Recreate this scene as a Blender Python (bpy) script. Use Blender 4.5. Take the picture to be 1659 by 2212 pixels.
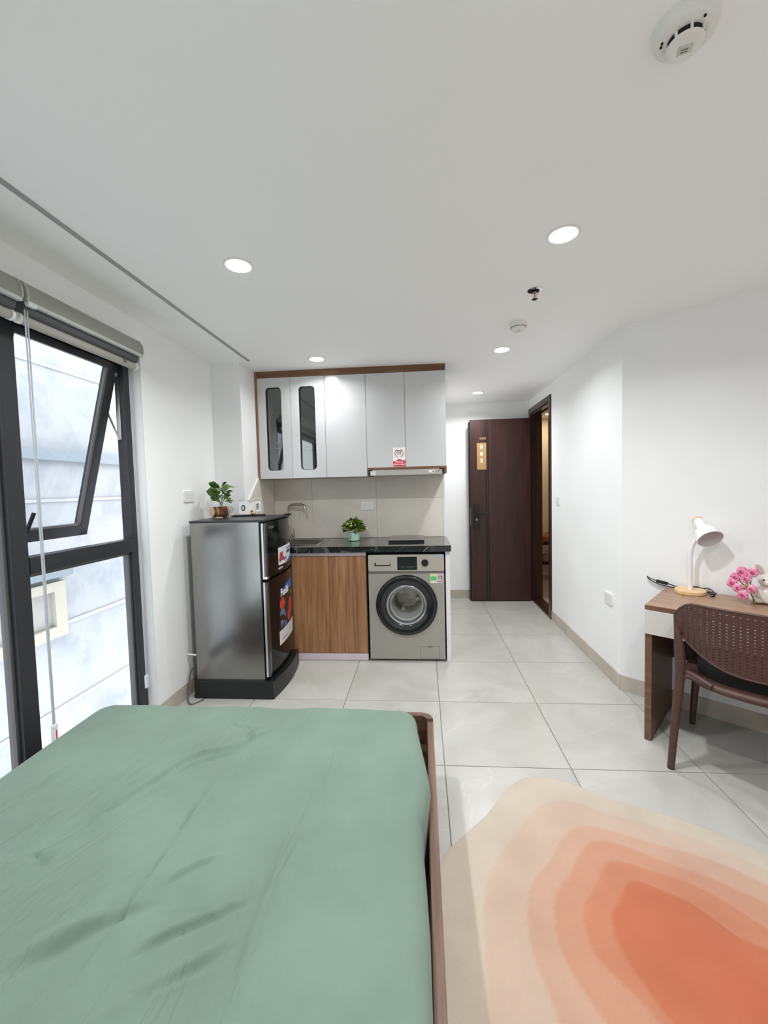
import bpy, bmesh, math, random
import numpy as np
from mathutils import Matrix, Vector

for o in list(bpy.data.objects): bpy.data.objects.remove(o)
scene = bpy.context.scene
COL = scene.collection

# ------------------------------------------------------------------ camera
W_PX, H_PX = 1659.0, 2212.0
F_PX, CX, CY = 888.52, 843.23, 1099.60
YAW, PITCH, ROLL, CAM_H = -0.0774, 0.0516, -0.0241, 1.3594

def cam_axes():
    fwd = np.array([math.sin(YAW), math.cos(YAW), 0.0])
    right = np.array([math.cos(YAW), -math.sin(YAW), 0.0])
    up = np.array([0, 0, 1.0])
    f2 = fwd * math.cos(PITCH) - up * math.sin(PITCH)
    u2 = up * math.cos(PITCH) + fwd * math.sin(PITCH)
    r3 = right * math.cos(ROLL) + u2 * math.sin(ROLL)
    u3 = u2 * math.cos(ROLL) - right * math.sin(ROLL)
    return r3, u3, f2
RGT, UPV, FWD = cam_axes()
cam_data = bpy.data.cameras.new('camera')
cam_data.sensor_width = 36.0
cam_data.lens = F_PX / H_PX * 36.0
cam_data.shift_x = (W_PX / 2 - CX) / H_PX
cam_data.shift_y = (CY - H_PX / 2) / H_PX
cam_data.clip_start = 0.02
cam = bpy.data.objects.new('camera', cam_data)
COL.objects.link(cam)
m = Matrix.Identity(4)
for i in range(3):
    m[i][0] = RGT[i]; m[i][1] = UPV[i]; m[i][2] = -FWD[i]
m[2][3] = CAM_H
cam.matrix_world = m
scene.camera = cam

def at_z(u, v, z=0.0):
    d = RGT * ((u - CX) / F_PX) - UPV * ((v - CY) / F_PX) + FWD
    t = (z - CAM_H) / d[2]
    return (d[0] * t, d[1] * t)

# ------------------------------------------------------------------ world and exposure
world = bpy.data.worlds.new('overcast_sky'); scene.world = world
world.use_nodes = True
bg = world.node_tree.nodes['Background']
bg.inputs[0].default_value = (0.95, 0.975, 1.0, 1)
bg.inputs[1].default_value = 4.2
scene.view_settings.view_transform = 'Standard'
scene.view_settings.look = 'None'
scene.view_settings.exposure = 0.12
scene.view_settings.gamma = 1.0
scene.view_settings.use_curve_mapping = False
scene.cycles.max_bounces = 16; scene.cycles.diffuse_bounces = 10; scene.cycles.glossy_bounces = 6; scene.cycles.transparent_max_bounces = 12
LAMP_W = (12.0, 13.8, 4.2, 7.6, 8.8, 5.5, 12.5)   # watts of the recessed downlights

# ------------------------------------------------------------------ materials
def lin(c):
    if isinstance(c, str):
        c = tuple(int(c[i:i + 2], 16) / 255 for i in (0, 2, 4))
    return tuple((x / 12.92 if x <= 0.04045 else ((x + 0.055) / 1.055) ** 2.4) for x in c) + (1.0,)

MATS = {}
def mat(name, col, rough=0.5, metal=0.0, spec=0.5, coat=0.0, emit=None, trans=0.0, sub=0.0):
    if name in MATS: return MATS[name]
    mt = bpy.data.materials.new(name); mt.use_nodes = True
    p = mt.node_tree.nodes['Principled BSDF']
    p.inputs['Base Color'].default_value = lin(col)
    p.inputs['Roughness'].default_value = rough
    p.inputs['Metallic'].default_value = metal
    p.inputs['Specular IOR Level'].default_value = spec
    p.inputs['Coat Weight'].default_value = coat
    p.inputs['Transmission Weight'].default_value = trans
    if emit:
        p.inputs['Emission Color'].default_value = lin(emit[0]); p.inputs['Emission Strength'].default_value = emit[1]
    MATS[name] = mt
    return mt

def nodes_of(mt):
    nt = mt.node_tree
    return nt, nt.nodes['Principled BSDF']

def add_noise_col(mt, c1, c2, scale=(1, 1, 1), nscale=5.0, detail=6.0, lo=0.35, hi=0.65, distortion=0.0, rough=0.55, bump=0.0, bumpscale=None, random_tint=0.0, offset_random=False):
    nt, p = nodes_of(mt)
    tc = nt.nodes.new('ShaderNodeTexCoord'); mp = nt.nodes.new('ShaderNodeMapping')
    mp.inputs['Scale'].default_value = scale
    nt.links.new(tc.outputs['Object'], mp.inputs['Vector'])
    if offset_random:
        oi = nt.nodes.new('ShaderNodeObjectInfo'); mu = nt.nodes.new('ShaderNodeMath'); mu.operation = 'MULTIPLY'; mu.inputs[1].default_value = 37.0
        nt.links.new(oi.outputs['Random'], mu.inputs[0])
        cb = nt.nodes.new('ShaderNodeCombineXYZ')
        for k in range(3): nt.links.new(mu.outputs[0], cb.inputs[k])
        nt.links.new(cb.outputs[0], mp.inputs['Location'])
    nz = nt.nodes.new('ShaderNodeTexNoise')
    nz.inputs['Scale'].default_value = nscale; nz.inputs['Detail'].default_value = detail
    nz.inputs['Roughness'].default_value = rough; nz.inputs['Distortion'].default_value = distortion
    nt.links.new(mp.outputs[0], nz.inputs['Vector'])
    rp = nt.nodes.new('ShaderNodeValToRGB')
    rp.color_ramp.elements[0].position = lo; rp.color_ramp.elements[0].color = lin(c1)
    rp.color_ramp.elements[1].position = hi; rp.color_ramp.elements[1].color = lin(c2)
    nt.links.new(nz.outputs['Fac'], rp.inputs[0])
    nt.links.new(rp.outputs[0], p.inputs['Base Color'])
    if bump:
        bp = nt.nodes.new('ShaderNodeBump'); bp.inputs['Strength'].default_value = bump; bp.inputs['Distance'].default_value = 0.002
        src = nz
        if bumpscale:
            src = nt.nodes.new('ShaderNodeTexNoise'); src.inputs['Scale'].default_value = bumpscale; src.inputs['Detail'].default_value = 3
            nt.links.new(tc.outputs['Object'], src.inputs['Vector'])
        nt.links.new(src.outputs['Fac'], bp.inputs['Height']); nt.links.new(bp.outputs[0], p.inputs['Normal'])
    return mt, rp, mp, nz

def add_veins(mt, col, amount=0.5, scale=1.5, width=0.02, offset_random=False):
    """thin wandering veins mixed over whatever feeds the base colour"""
    nt, p = nodes_of(mt)
    link = p.inputs['Base Color'].links
    tc = nt.nodes.new('ShaderNodeTexCoord')
    nz = nt.nodes.new('ShaderNodeTexNoise'); nz.inputs['Scale'].default_value = scale; nz.inputs['Detail'].default_value = 7; nz.inputs['Distortion'].default_value = 1.2
    vec = tc.outputs['Object']
    if offset_random:
        oi = nt.nodes.new('ShaderNodeObjectInfo'); ad = nt.nodes.new('ShaderNodeVectorMath'); ad.operation = 'ADD'
        mu = nt.nodes.new('ShaderNodeMath'); mu.operation = 'MULTIPLY'; mu.inputs[1].default_value = 51.0
        nt.links.new(oi.outputs['Random'], mu.inputs[0]); nt.links.new(tc.outputs['Object'], ad.inputs[0]); nt.links.new(mu.outputs[0], ad.inputs[1])
        vec = ad.outputs[0]
    nt.links.new(vec, nz.inputs['Vector'])
    rp = nt.nodes.new('ShaderNodeValToRGB')
    e = rp.color_ramp.elements
    e[0].position = 0.5 - width; e[0].color = (0, 0, 0, 1); e[1].position = 0.5 + width; e[1].color = (0, 0, 0, 1)
    k = e.new(0.5); k.color = (amount, amount, amount, 1)
    nt.links.new(nz.outputs['Fac'], rp.inputs[0])
    mx = nt.nodes.new('ShaderNodeMix'); mx.data_type = 'RGBA'
    nt.links.new(rp.outputs[0], mx.inputs['Factor'])
    if link: nt.links.new(link[0].from_socket, mx.inputs['A'])
    else: mx.inputs['A'].default_value = p.inputs['Base Color'].default_value
    mx.inputs['B'].default_value = lin(col)
    nt.links.new(mx.outputs['Result'], p.inputs['Base Color'])

def wood(name, dark, light, axis='z', rough=0.45, fine=1.0, coat=0.0, lo=0.3, hi=0.7):
    mt = mat(name, light, rough, coat=coat)
    s = {'x': (1.2, 26, 26), 'y': (26, 1.2, 26), 'z': (26, 26, 1.2)}[axis]
    s = tuple(v * fine if v > 5 else v for v in s)
    add_noise_col(mt, dark, light, scale=s, nscale=1.6, detail=7, lo=lo, hi=hi, distortion=0.6, offset_random=True, bump=0.06)
    return mt

M_wall = mat('white_wall_paint', 'f3f4f4', 0.6, spec=0.25); add_noise_col(M_wall, 'f1f2f2', 'f4f5f5', nscale=3, bump=0.03, bumpscale=220)
M_ceil = mat('white_ceiling_paint', 'fafafa', 0.7, spec=0.2); add_noise_col(M_ceil, 'f9f9f9', 'fbfbfb', nscale=2, bump=0.02, bumpscale=200)
M_tile = mat('cream_porcelain_tile', 'b5b4ae', 0.28, spec=0.4); add_noise_col(M_tile, 'b0afa8', 'bcbbb5', nscale=3.2, detail=8, distortion=0.8, offset_random=True); add_veins(M_tile, 'd0cec9', 0.28, 0.9, 0.006, True)
M_grout = mat('tile_grout', '8f8c84', 0.9)
M_base = mat('baseboard_tile', 'bdb5a8', 0.3); add_noise_col(M_base, 'b5ad9f', 'c3bbae', nscale=4, detail=6)
M_walnut = wood('walnut_laminate_vertical', '7a543a', 'b08259', 'z', 0.42, 0.8)
M_walnut_x = wood('walnut_laminate_horizontal', '5c3b28', '835a3e', 'x', 0.42)
M_desk_top = wood('desk_top_laminate', '8a6a52', 'a98a70', 'x', 0.35)
M_desk_edge = wood('desk_edge_laminate', '5f4231', '7f5b43', 'x', 0.4)
M_desk_side = wood('desk_side_laminate', '4c372a', '6a4e3b', 'z', 0.4)
M_bed_wood = wood('bed_frame_walnut', '503a2e', '785b4a', 'y', 0.4)
M_door = wood('dark_red_brown_door', '2a1411', '40211b', 'z', 0.42, 0.7, coat=0.0)
M_door_dk = mat('door_groove_dark', '1b0f0d', 0.4)
M_frame_door = wood('door_frame_dark_brown', '2a1814', '3e231d', 'z', 0.3, 0.7, coat=0.2)
M_gloss_cab = mat('pale_grey_gloss_front', 'c9cacb', 0.2, spec=0.5, coat=0.2)
M_white_melamine = mat('white_melamine', 'e7e4e6', 0.35)
M_pink_white = mat('brushed_white_strip', 'd9ccd2', 0.35)
M_dark_int = mat('cabinet_interior_grey', '9c9c9b', 0.5)
M_stone = mat('black_stone_worktop', '1c1e1f', 0.08, spec=0.5, coat=0.2); add_noise_col(M_stone, '141617', '24282a', nscale=6, detail=8); add_veins(M_stone, '9a9c9a', 0.5, 1.6, 0.004)
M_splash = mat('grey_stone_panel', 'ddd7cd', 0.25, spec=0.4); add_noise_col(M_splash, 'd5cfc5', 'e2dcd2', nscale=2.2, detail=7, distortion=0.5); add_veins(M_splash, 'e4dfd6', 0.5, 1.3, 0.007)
M_steel = mat('brushed_steel', 'b9b7b2', 0.24, 1.0)
M_chrome = mat('chrome', 'd7d7d7', 0.1, 1.0)
M_black = mat('black_plastic', '0c0d0e', 0.35)
M_black_gl = mat('black_gloss', '08090a', 0.06, coat=0.3)
M_black_matte = mat('black_matte', '0a0a0a', 0.8)
M_white_pl = mat('white_plastic', 'e8e7e4', 0.35)
M_wm = mat('silver_grey_machine_paint', 'a9a79f', 0.38, 0.4)
M_wm_panel = mat('silver_machine_panel', 'bcb8af', 0.34, 0.4)
M_wm_ring = mat('dark_machine_door_ring', '15191c', 0.22, coat=0.3)
M_wm_bezel = mat('machine_porthole_bezel', 'aeb0b2', 0.22, 0.7)
M_drum = mat('drum_steel', 'b5b3ae', 0.3, 0.8)
M_fr_side = mat('dark_grey_fridge_side', '92918e', 0.20, 0.92); add_noise_col(M_fr_side, '8c8b88', '989794', nscale=3, detail=3)
M_fr_door = mat('black_fridge_door', '060707', 0.12, spec=0.25)
M_fr_base = mat('black_fridge_base', '16191b', 0.4)
M_alu_dark = mat('charcoal_aluminium', '34363a', 0.4, 0.3)
M_alu_mid = mat('grey_aluminium_bead', '6d6c6b', 0.4, 0.5)
M_blind_case = mat('grey_blind_cassette', '9b9b95', 0.45)
M_blind_fab = mat('grey_blind_fabric', 'a9a7a0', 0.8)
M_cord = mat('pale_cord', 'b9bcc2', 0.5)
M_clear = mat('clear_plastic', 'dfe3e6', 0.15, spec=0.4)
M_red = mat('red_print', 'd8203f', 0.5)
M_text_dark = mat('dark_print', '23262b', 0.5)
M_text_white = mat('white_print', 'f2f2f2', 0.5)
M_paper = mat('white_paper', 'eeeeee', 0.5)
M_gold = mat('brushed_gold', 'b08e60', 0.4, 0.2)
M_brass = mat('polished_brass', 'd8b35a', 0.15, 1.0)
M_leaf = mat('green_leaf', '3f6b2c', 0.45); add_noise_col(M_leaf, '2c5524', '6c9438', nscale=22, detail=2, offset_random=True)
M_leaf2 = mat('yellow_green_leaf', '4d6a1e', 0.5); add_noise_col(M_leaf2, '2d4a16', '86993a', nscale=40, detail=2, offset_random=True)
M_stem = mat('pale_stem', '8f9a6a', 0.6)
M_bud = mat('pale_green_bud', 'd8e4b4', 0.5)
M_mint = mat('mint_ceramic', 'a9d0bb', 0.25, coat=0.3)
M_twine = mat('brown_twine', '5a4a36', 0.9)
M_bark = mat('brown_bark', '5a3a26', 0.9); add_noise_col(M_bark, '3d2618', '7a5336', nscale=30, detail=5, bump=0.8)
M_logend = mat('cut_log_end', 'e3c49a', 0.7); add_noise_col(M_logend, 'd3ae80', 'ecd2ab', nscale=18, detail=3)
M_lampwood = mat('pale_beech', 'e0bd8c', 0.5); add_noise_col(M_lampwood, 'd8b27e', 'e8c99c', scale=(3, 30, 30), nscale=2, detail=5)
M_lampwhite = mat('white_lamp_enamel', 'eeecee', 0.22, coat=0.3)
M_lampin = mat('lamp_inside_enamel', 'dcd2d6', 0.4)
M_ceramic = mat('white_glazed_ceramic', 'e6e2d8', 0.12, coat=0.6)
M_earpink = mat('ear_inside_pink', 'd2b3ac', 0.4)
M_pink = mat('pink_petal', 'e88fb0', 0.7); add_noise_col(M_pink, 'd75f92', 'f0b4ca', nscale=40, detail=2, offset_random=True)
M_pink_in = mat('deep_pink_petal', 'c83f78', 0.7)
M_chair = mat('brown_plastic_chair', '4d332f', 0.5); add_noise_col(M_chair, '482f2b', '543a35', nscale=60, detail=3, bump=0.1, bumpscale=900)
M_drawer = mat('pale_grey_drawer_front', 'cfcdc8', 0.4)
M_corr = mat('cream_corridor_wall', 'e9e1d0', 0.7)
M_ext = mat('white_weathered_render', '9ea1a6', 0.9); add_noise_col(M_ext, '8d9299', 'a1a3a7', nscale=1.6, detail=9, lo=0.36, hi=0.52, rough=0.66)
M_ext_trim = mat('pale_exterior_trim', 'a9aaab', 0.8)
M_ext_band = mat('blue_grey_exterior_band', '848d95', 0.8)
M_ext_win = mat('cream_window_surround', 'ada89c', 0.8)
M_ground = mat('alley_concrete', 'c4c4c2', 0.9)
M_lampglow = mat('downlight_diffuser', 'ffffff', 0.5, emit=('fffdf8', 14.0))
M_corrglow = mat('corridor_downlight_diffuser', 'ffffff', 0.5, emit=('ffe9c8', 150.0))

# green bed sheet: woven cotton
M_sheet = mat('sage_green_cotton', '768b7d', 0.85, spec=0.15)
add_noise_col(M_sheet, '6e8174', '768a7c', nscale=4, detail=5, bump=0.12, bumpscale=700)
nodes_of(M_sheet)[1].inputs['Sheen Weight'].default_value = 0.15
def sheet_creases():
    nt, p = nodes_of(M_sheet)
    old = p.inputs['Normal'].links[0].from_node
    tc = nt.nodes.new('ShaderNodeTexCoord'); prev = None
    for rot, sc, dist, seed in ((-1.32, (1.1, 8, 1), .011, 0.0), (-1.50, (1.5, 17, 1), .005, 4.0), (-1.05, (1.7, 13, 1), .006, 9.0)):
        rt = nt.nodes.new('ShaderNodeMapping'); rt.inputs['Rotation'].default_value = (0, 0, rot)
        nt.links.new(tc.outputs['Object'], rt.inputs['Vector'])
        mp = nt.nodes.new('ShaderNodeMapping'); mp.inputs['Scale'].default_value = sc; mp.inputs['Location'].default_value = (seed, seed, 0)
        nt.links.new(rt.outputs[0], mp.inputs['Vector'])
        nz = nt.nodes.new('ShaderNodeTexNoise'); nz.inputs['Scale'].default_value = 1.0; nz.inputs['Detail'].default_value = 2.5; nz.inputs['Distortion'].default_value = 0.7
        nt.links.new(mp.outputs[0], nz.inputs['Vector'])
        rp = nt.nodes.new('ShaderNodeValToRGB'); e = rp.color_ramp.elements
        e[0].position = .44; e[0].color = (0, 0, 0, 1); e[1].position = .60; e[1].color = (0, 0, 0, 1); k = e.new(.52); k.color = (1, 1, 1, 1)
        rp.color_ramp.interpolation = 'EASE'
        nt.links.new(nz.outputs['Fac'], rp.inputs[0])
        # creases come and go across the bed
        ms = nt.nodes.new('ShaderNodeTexNoise'); ms.inputs['Scale'].default_value = 2.0; ms.inputs['Detail'].default_value = 1
        mo = nt.nodes.new('ShaderNodeMapping'); mo.inputs['Location'].default_value = (seed * 3, 1, 0); nt.links.new(tc.outputs['Object'], mo.inputs['Vector']); nt.links.new(mo.outputs[0], ms.inputs['Vector'])
        mr = nt.nodes.new('ShaderNodeMapRange'); mr.inputs['From Min'].default_value = .48; mr.inputs['From Max'].default_value = .66
        nt.links.new(ms.outputs['Fac'], mr.inputs['Value'])
        mu = nt.nodes.new('ShaderNodeMath'); mu.operation = 'MULTIPLY'; nt.links.new(rp.outputs[0], mu.inputs[0]); nt.links.new(mr.outputs[0], mu.inputs[1])
        sx_ = nt.nodes.new('ShaderNodeSeparateXYZ'); nt.links.new(tc.outputs['Object'], sx_.inputs[0])
        mq = nt.nodes.new('ShaderNodeMapRange'); mq.inputs['From Min'].default_value = .55; mq.inputs['From Max'].default_value = .25; nt.links.new(sx_.outputs['X'], mq.inputs['Value'])
        m3 = nt.nodes.new('ShaderNodeMath'); m3.operation = 'MULTIPLY'; nt.links.new(mu.outputs[0], m3.inputs[0]); nt.links.new(mq.outputs[0], m3.inputs[1]); mu = m3
        bp = nt.nodes.new('ShaderNodeBump'); bp.inputs['Strength'].default_value = 0.5; bp.inputs['Distance'].default_value = dist
        nt.links.new(mu.outputs[0], bp.inputs['Height'])
        nt.links.new((prev or old).outputs[0], bp.inputs['Normal']); prev = bp
    nt.links.new(prev.outputs[0], p.inputs['Normal'])
sheet_creases()

# thin panes: mostly see-through with a mirror share that grows at grazing angles
def pane_mat(name, tint, refl=0.04):
    mt = bpy.data.materials.new(name); mt.use_nodes = True
    nt = mt.node_tree; nt.nodes.clear()
    out = nt.nodes.new('ShaderNodeOutputMaterial'); mx = nt.nodes.new('ShaderNodeMixShader')
    tr = nt.nodes.new('ShaderNodeBsdfTransparent'); tr.inputs[0].default_value = tint
    gl = nt.nodes.new('ShaderNodeBsdfGlossy'); gl.inputs['Roughness'].default_value = 0.02
    fr = nt.nodes.new('ShaderNodeLayerWeight'); fr.inputs[0].default_value = 0.5
    pw = nt.nodes.new('ShaderNodeMath'); pw.operation = 'POWER'; pw.inputs[1].default_value = 5.0
    ma = nt.nodes.new('ShaderNodeMath'); ma.operation = 'MULTIPLY_ADD'; ma.inputs[1].default_value = 1.0 - refl; ma.inputs[2].default_value = refl
    nt.links.new(fr.outputs['Facing'], pw.inputs[0]); nt.links.new(pw.outputs[0], ma.inputs[0])
    nt.links.new(ma.outputs[0], mx.inputs[0]); nt.links.new(tr.outputs[0], mx.inputs[1]); nt.links.new(gl.outputs[0], mx.inputs[2])
    nt.links.new(mx.outputs[0], out.inputs[0])
    return mt
M_glass = pane_mat('window_glass', (0.95, 0.97, 0.98, 1), 0.03)
M_cabglass = pane_mat('smoked_cabinet_glass', (0.78, 0.80, 0.80, 1), 0.14)
M_port = pane_mat('porthole_glass', (0.88, 0.90, 0.89, 1), 0.07)

# rug: printed rings read from a per-vertex ring number
M_rug = mat('coral_ring_rug', 'c9ad96', 0.95, spec=0.1)
def build_rug_mat():
    nt, p = nodes_of(M_rug)
    at = nt.nodes.new('ShaderNodeAttribute'); at.attribute_name = 'ring'
    rp = nt.nodes.new('ShaderNodeValToRGB'); e = rp.color_ramp.elements
    cols = ['c3b7a8', 'c2b1a1', 'c0a491', 'bf947e', 'bd856b', 'bb7557', 'b66147']
    e[0].position = 0; e[0].color = lin(cols[0]); e[1].position = 1; e[1].color = lin(cols[-1])
    for i in range(1, 6):
        k = e.new(i / 6); k.color = lin(cols[i])
    nt.links.new(at.outputs['Fac'], rp.inputs[0])
    tc = nt.nodes.new('ShaderNodeTexCoord')
    n1 = nt.nodes.new('ShaderNodeTexNoise'); n1.inputs['Scale'].default_value = 5; n1.inputs['Detail'].default_value = 6
    nt.links.new(tc.outputs['Object'], n1.inputs['Vector'])
    r2 = nt.nodes.new('ShaderNodeValToRGB'); r2.color_ramp.elements[0].position = .3; r2.color_ramp.elements[0].color = (.82, .81, .80, 1); r2.color_ramp.elements[1].position = .6; r2.color_ramp.elements[1].color = (1, 1, 1, 1)
    nt.links.new(n1.outputs['Fac'], r2.inputs[0])
    mx = nt.nodes.new('ShaderNodeMix'); mx.data_type = 'RGBA'; mx.blend_type = 'MULTIPLY'; mx.inputs['Factor'].default_value = 0.6
    nt.links.new(rp.outputs[0], mx.inputs['A']); nt.links.new(r2.outputs[0], mx.inputs['B'])
    nt.links.new(mx.outputs['Result'], p.inputs['Base Color'])
    n2 = nt.nodes.new('ShaderNodeTexNoise'); n2.inputs['Scale'].default_value = 450; n2.inputs['Detail'].default_value = 2
    nt.links.new(tc.outputs['Object'], n2.inputs['Vector'])
    bp = nt.nodes.new('ShaderNodeBump'); bp.inputs['Strength'].default_value = 0.5; bp.inputs['Distance'].default_value = 0.003
    nt.links.new(n2.outputs['Fac'], bp.inputs['Height']); nt.links.new(bp.outputs[0], p.inputs['Normal'])
    p.inputs['Sheen Weight'].default_value = 0.2
build_rug_mat()

# ------------------------------------------------------------------ mesh helpers
class B:
    """collects shapes into one bmesh"""
    def __init__(s): s.bm = bmesh.new()
    def _merge(s, t):
        me = bpy.data.meshes.new('tmp'); t.to_mesh(me); t.free(); s.bm.from_mesh(me); bpy.data.meshes.remove(me); return s
    def box(s, x0, x1, y0, y1, z0, z1, bev=0.0, seg=2, M=None):
        t = bmesh.new(); bmesh.ops.create_cube(t, size=1.0)
        for v in t.verts: v.co = Vector((x0 + (v.co.x + .5) * (x1 - x0), y0 + (v.co.y + .5) * (y1 - y0), z0 + (v.co.z + .5) * (z1 - z0)))
        if bev: bmesh.ops.bevel(t, geom=list(t.edges), offset=bev, segments=seg, affect='EDGES', profile=0.5)
        if M is not None: bmesh.ops.transform(t, matrix=M, verts=t.verts)
        return s._merge(t)
    def cyl(s, p0, p1, r, r2=None, seg=20, caps=True):
        p0, p1 = Vector(p0), Vector(p1); d = p1 - p0
        t = bmesh.new(); bmesh.ops.create_cone(t, cap_ends=caps, segments=seg, radius1=r, radius2=r if r2 is None else r2, depth=d.length)
        bmesh.ops.transform(t, matrix=Matrix.Translation((p0 + p1) / 2) @ d.to_track_quat('Z', 'Y').to_matrix().to_4x4(), verts=t.verts)
        return s._merge(t)
    def sphere(s, c, r, sc=(1, 1, 1), seg=16, rings=10, M=None):
        t = bmesh.new(); bmesh.ops.create_uvsphere(t, u_segments=seg, v_segments=rings, radius=r)
        for v in t.verts: v.co = Vector((v.co.x * sc[0], v.co.y * sc[1], v.co.z * sc[2]))
        if M is not None: bmesh.ops.transform(t, matrix=M, verts=t.verts)
        bmesh.ops.translate(t, vec=Vector(c), verts=t.verts)
        return s._merge(t)
    def lathe(s, prof, M=None, seg=32):
        """prof: (radius, height) pairs around +Z, then moved by M"""
        rows = []; bm = s.bm; M = M or Matrix.Identity(4)
        for r, h in prof:
            if r < 1e-6: rows.append([bm.verts.new(M @ Vector((0, 0, h)))])
            else: rows.append([bm.verts.new(M @ Vector((r * math.cos(2 * math.pi * k / seg), r * math.sin(2 * math.pi * k / seg), h))) for k in range(seg)])
        for a, b in zip(rows, rows[1:]):
            for k in range(seg):
                k2 = (k + 1) % seg
                if len(a) == 1 and len(b) == 1: continue
                if len(a) == 1: bm.faces.new((a[0], b[k], b[k2]))
                elif len(b) == 1: bm.faces.new((a[k], b[0], a[k2]))
                else: bm.faces.new((a[k], b[k], b[k2], a[k2]))
        return s
    def tube(s, pts, r, seg=10, closed=False, caps=True, flat=1.0):
        pts = [Vector(p) for p in pts]; n = len(pts); rs = r if isinstance(r, (list, tuple)) else [r] * n
        rows = []; up = None
        for i, p in enumerate(pts):
            a = pts[(i - 1) % n] if (closed or i > 0) else p
            b = pts[(i + 1) % n] if (closed or i < n - 1) else p
            t = (b - a).normalized()
            if up is None:
                up = Vector((0, 0, 1)) if abs(t.z) < 0.9 else Vector((0, 1, 0))
            up = (up - t * up.dot(t)).normalized(); sd = t.cross(up)
            rows.append([s.bm.verts.new(p + (sd * math.cos(2 * math.pi * k / seg) + up * math.sin(2 * math.pi * k / seg) * flat) * rs[i]) for k in range(seg)])
        rng = range(n if closed else n - 1)
        for i in rng:
            a, b = rows[i], rows[(i + 1) % n]
            for k in range(seg):
                s.bm.faces.new((a[k], a[(k + 1) % seg], b[(k + 1) % seg], b[k]))
        if caps and not closed:
            s.bm.faces.new(rows[0]); s.bm.faces.new(list(reversed(rows[-1])))
        return s
    def prism(s, poly, h0, h1, M=None, bev=0.0):
        """polygon in local XY, extruded along Z from h0 to h1"""
        t = bmesh.new(); M = M or Matrix.Identity(4)
        lo = [t.verts.new((x, y, h0)) for x, y in poly]; hi = [t.verts.new((x, y, h1)) for x, y in poly]
        n = len(poly); t.faces.new(list(reversed(lo))); top = t.faces.new(hi)
        for k in range(n): t.faces.new((lo[k], lo[(k + 1) % n], hi[(k + 1) % n], hi[k]))
        if bev: bmesh.ops.bevel(t, geom=list(top.edges), offset=bev, segments=2, affect='EDGES', profile=0.5)
        bmesh.ops.transform(t, matrix=M, verts=t.verts)
        return s._merge(t)
    def ring_plate(s, outer, inner, h0, h1, M=None):
        """plate with a hole; outer and inner loops have the same count"""
        bm = s.bm; M = M or Matrix.Identity(4); n = len(outer)
        L = [[bm.verts.new(M @ Vector((x, y, h))) for x, y in lp] for lp in (outer, inner) for h in (h0, h1)]
        o0, o1, i0, i1 = L
        for k in range(n):
            j = (k + 1) % n
            bm.faces.new((o0[k], o0[j], o1[j], o1[k])); bm.faces.new((i0[j], i0[k], i1[k], i1[j]))
            bm.faces.new((o1[k], o1[j], i1[j], i1[k])); bm.faces.new((o0[j], o0[k], i0[k], i0[j]))
        return s
    def quad(s, *pts):
        s.bm.faces.new([s.bm.verts.new(p) for p in pts]); return s

ROOT = {}          # root empty -> True when its parts are given in its own axes
def obj(name, b, m, parent=None, sharp=0.7, label=None):
    bm = b.bm if isinstance(b, B) else b
    bmesh.ops.recalc_face_normals(bm, faces=bm.faces)
    for f in bm.faces: f.smooth = True
    for e in bm.edges:
        if len(e.link_faces) != 2 or e.calc_face_angle(0) > sharp: e.smooth = False
    me = bpy.data.meshes.new(name)
    root = parent
    while root is not None and root.parent is not None: root = root.parent
    if root is not None and root in ROOT and not ROOT[root]:
        bmesh.ops.transform(bm, matrix=root_matrix(root).inverted(), verts=bm.verts)
    bm.to_mesh(me); bm.free()
    me.materials.append(m)
    o = bpy.data.objects.new(name, me); COL.objects.link(o)
    if parent is not None: o.parent = parent
    if len(me.polygons) < 1500 and any(len(p.vertices) == 4 for p in me.polygons):
        wm_ = o.modifiers.new('weighted_normals', 'WEIGHTED_NORMAL'); wm_.keep_sharp = True
    if label: o['label'] = label
    return o
def root_matrix(o):
    return Matrix.Translation(o.location) @ o.rotation_euler.to_matrix().to_4x4()
def thing(name, label, cat, loc=(0, 0, 0), rz=0.0, group=None, local=False):
    o = bpy.data.objects.new(name, None); COL.objects.link(o)
    o.empty_display_size = 0.05
    o.location = loc; o.rotation_euler = (0, 0, rz)
    o['label'] = label; o['category'] = cat
    if group: o['group'] = group
    ROOT[o] = local
    return o
def solo(name, b, m, label, cat, group=None, origin=None):
    o = obj(name, b, m); o['label'] = label; o['category'] = cat
    if group: o['group'] = group
    return o
def struct(name, b, m, parent=None):
    o = obj(name, b, m, parent)
    if parent is None: o['kind'] = 'structure'
    return o
def link_copy(src, parent):
    c = src.copy(); COL.objects.link(c); c.parent = parent; return c
def text(name, body, size, m, parent, M, extrude=0.0004, align='CENTER', warp=None, bold=0.0, sx=1.0):
    cu = bpy.data.curves.new('t', 'FONT'); cu.body = body; cu.size = size; cu.align_x = align; cu.align_y = 'CENTER'
    cu.extrude = extrude; cu.offset = bold; cu.resolution_u = 3
    to = bpy.data.objects.new('t', cu); COL.objects.link(to)
    bpy.context.view_layer.update()
    me = bpy.data.meshes.new_from_object(to.evaluated_get(bpy.context.evaluated_depsgraph_get()))
    bpy.data.objects.remove(to); bpy.data.curves.remove(cu)
    bm = bmesh.new(); bm.from_mesh(me); bpy.data.meshes.remove(me)
    for v in bm.verts: v.co.x *= sx
    if warp:
        for v in bm.verts: v.co = Vector(warp(v.co))
    else: bmesh.ops.transform(bm, matrix=M, verts=bm.verts)
    return obj(name, bm, m, parent)
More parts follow.
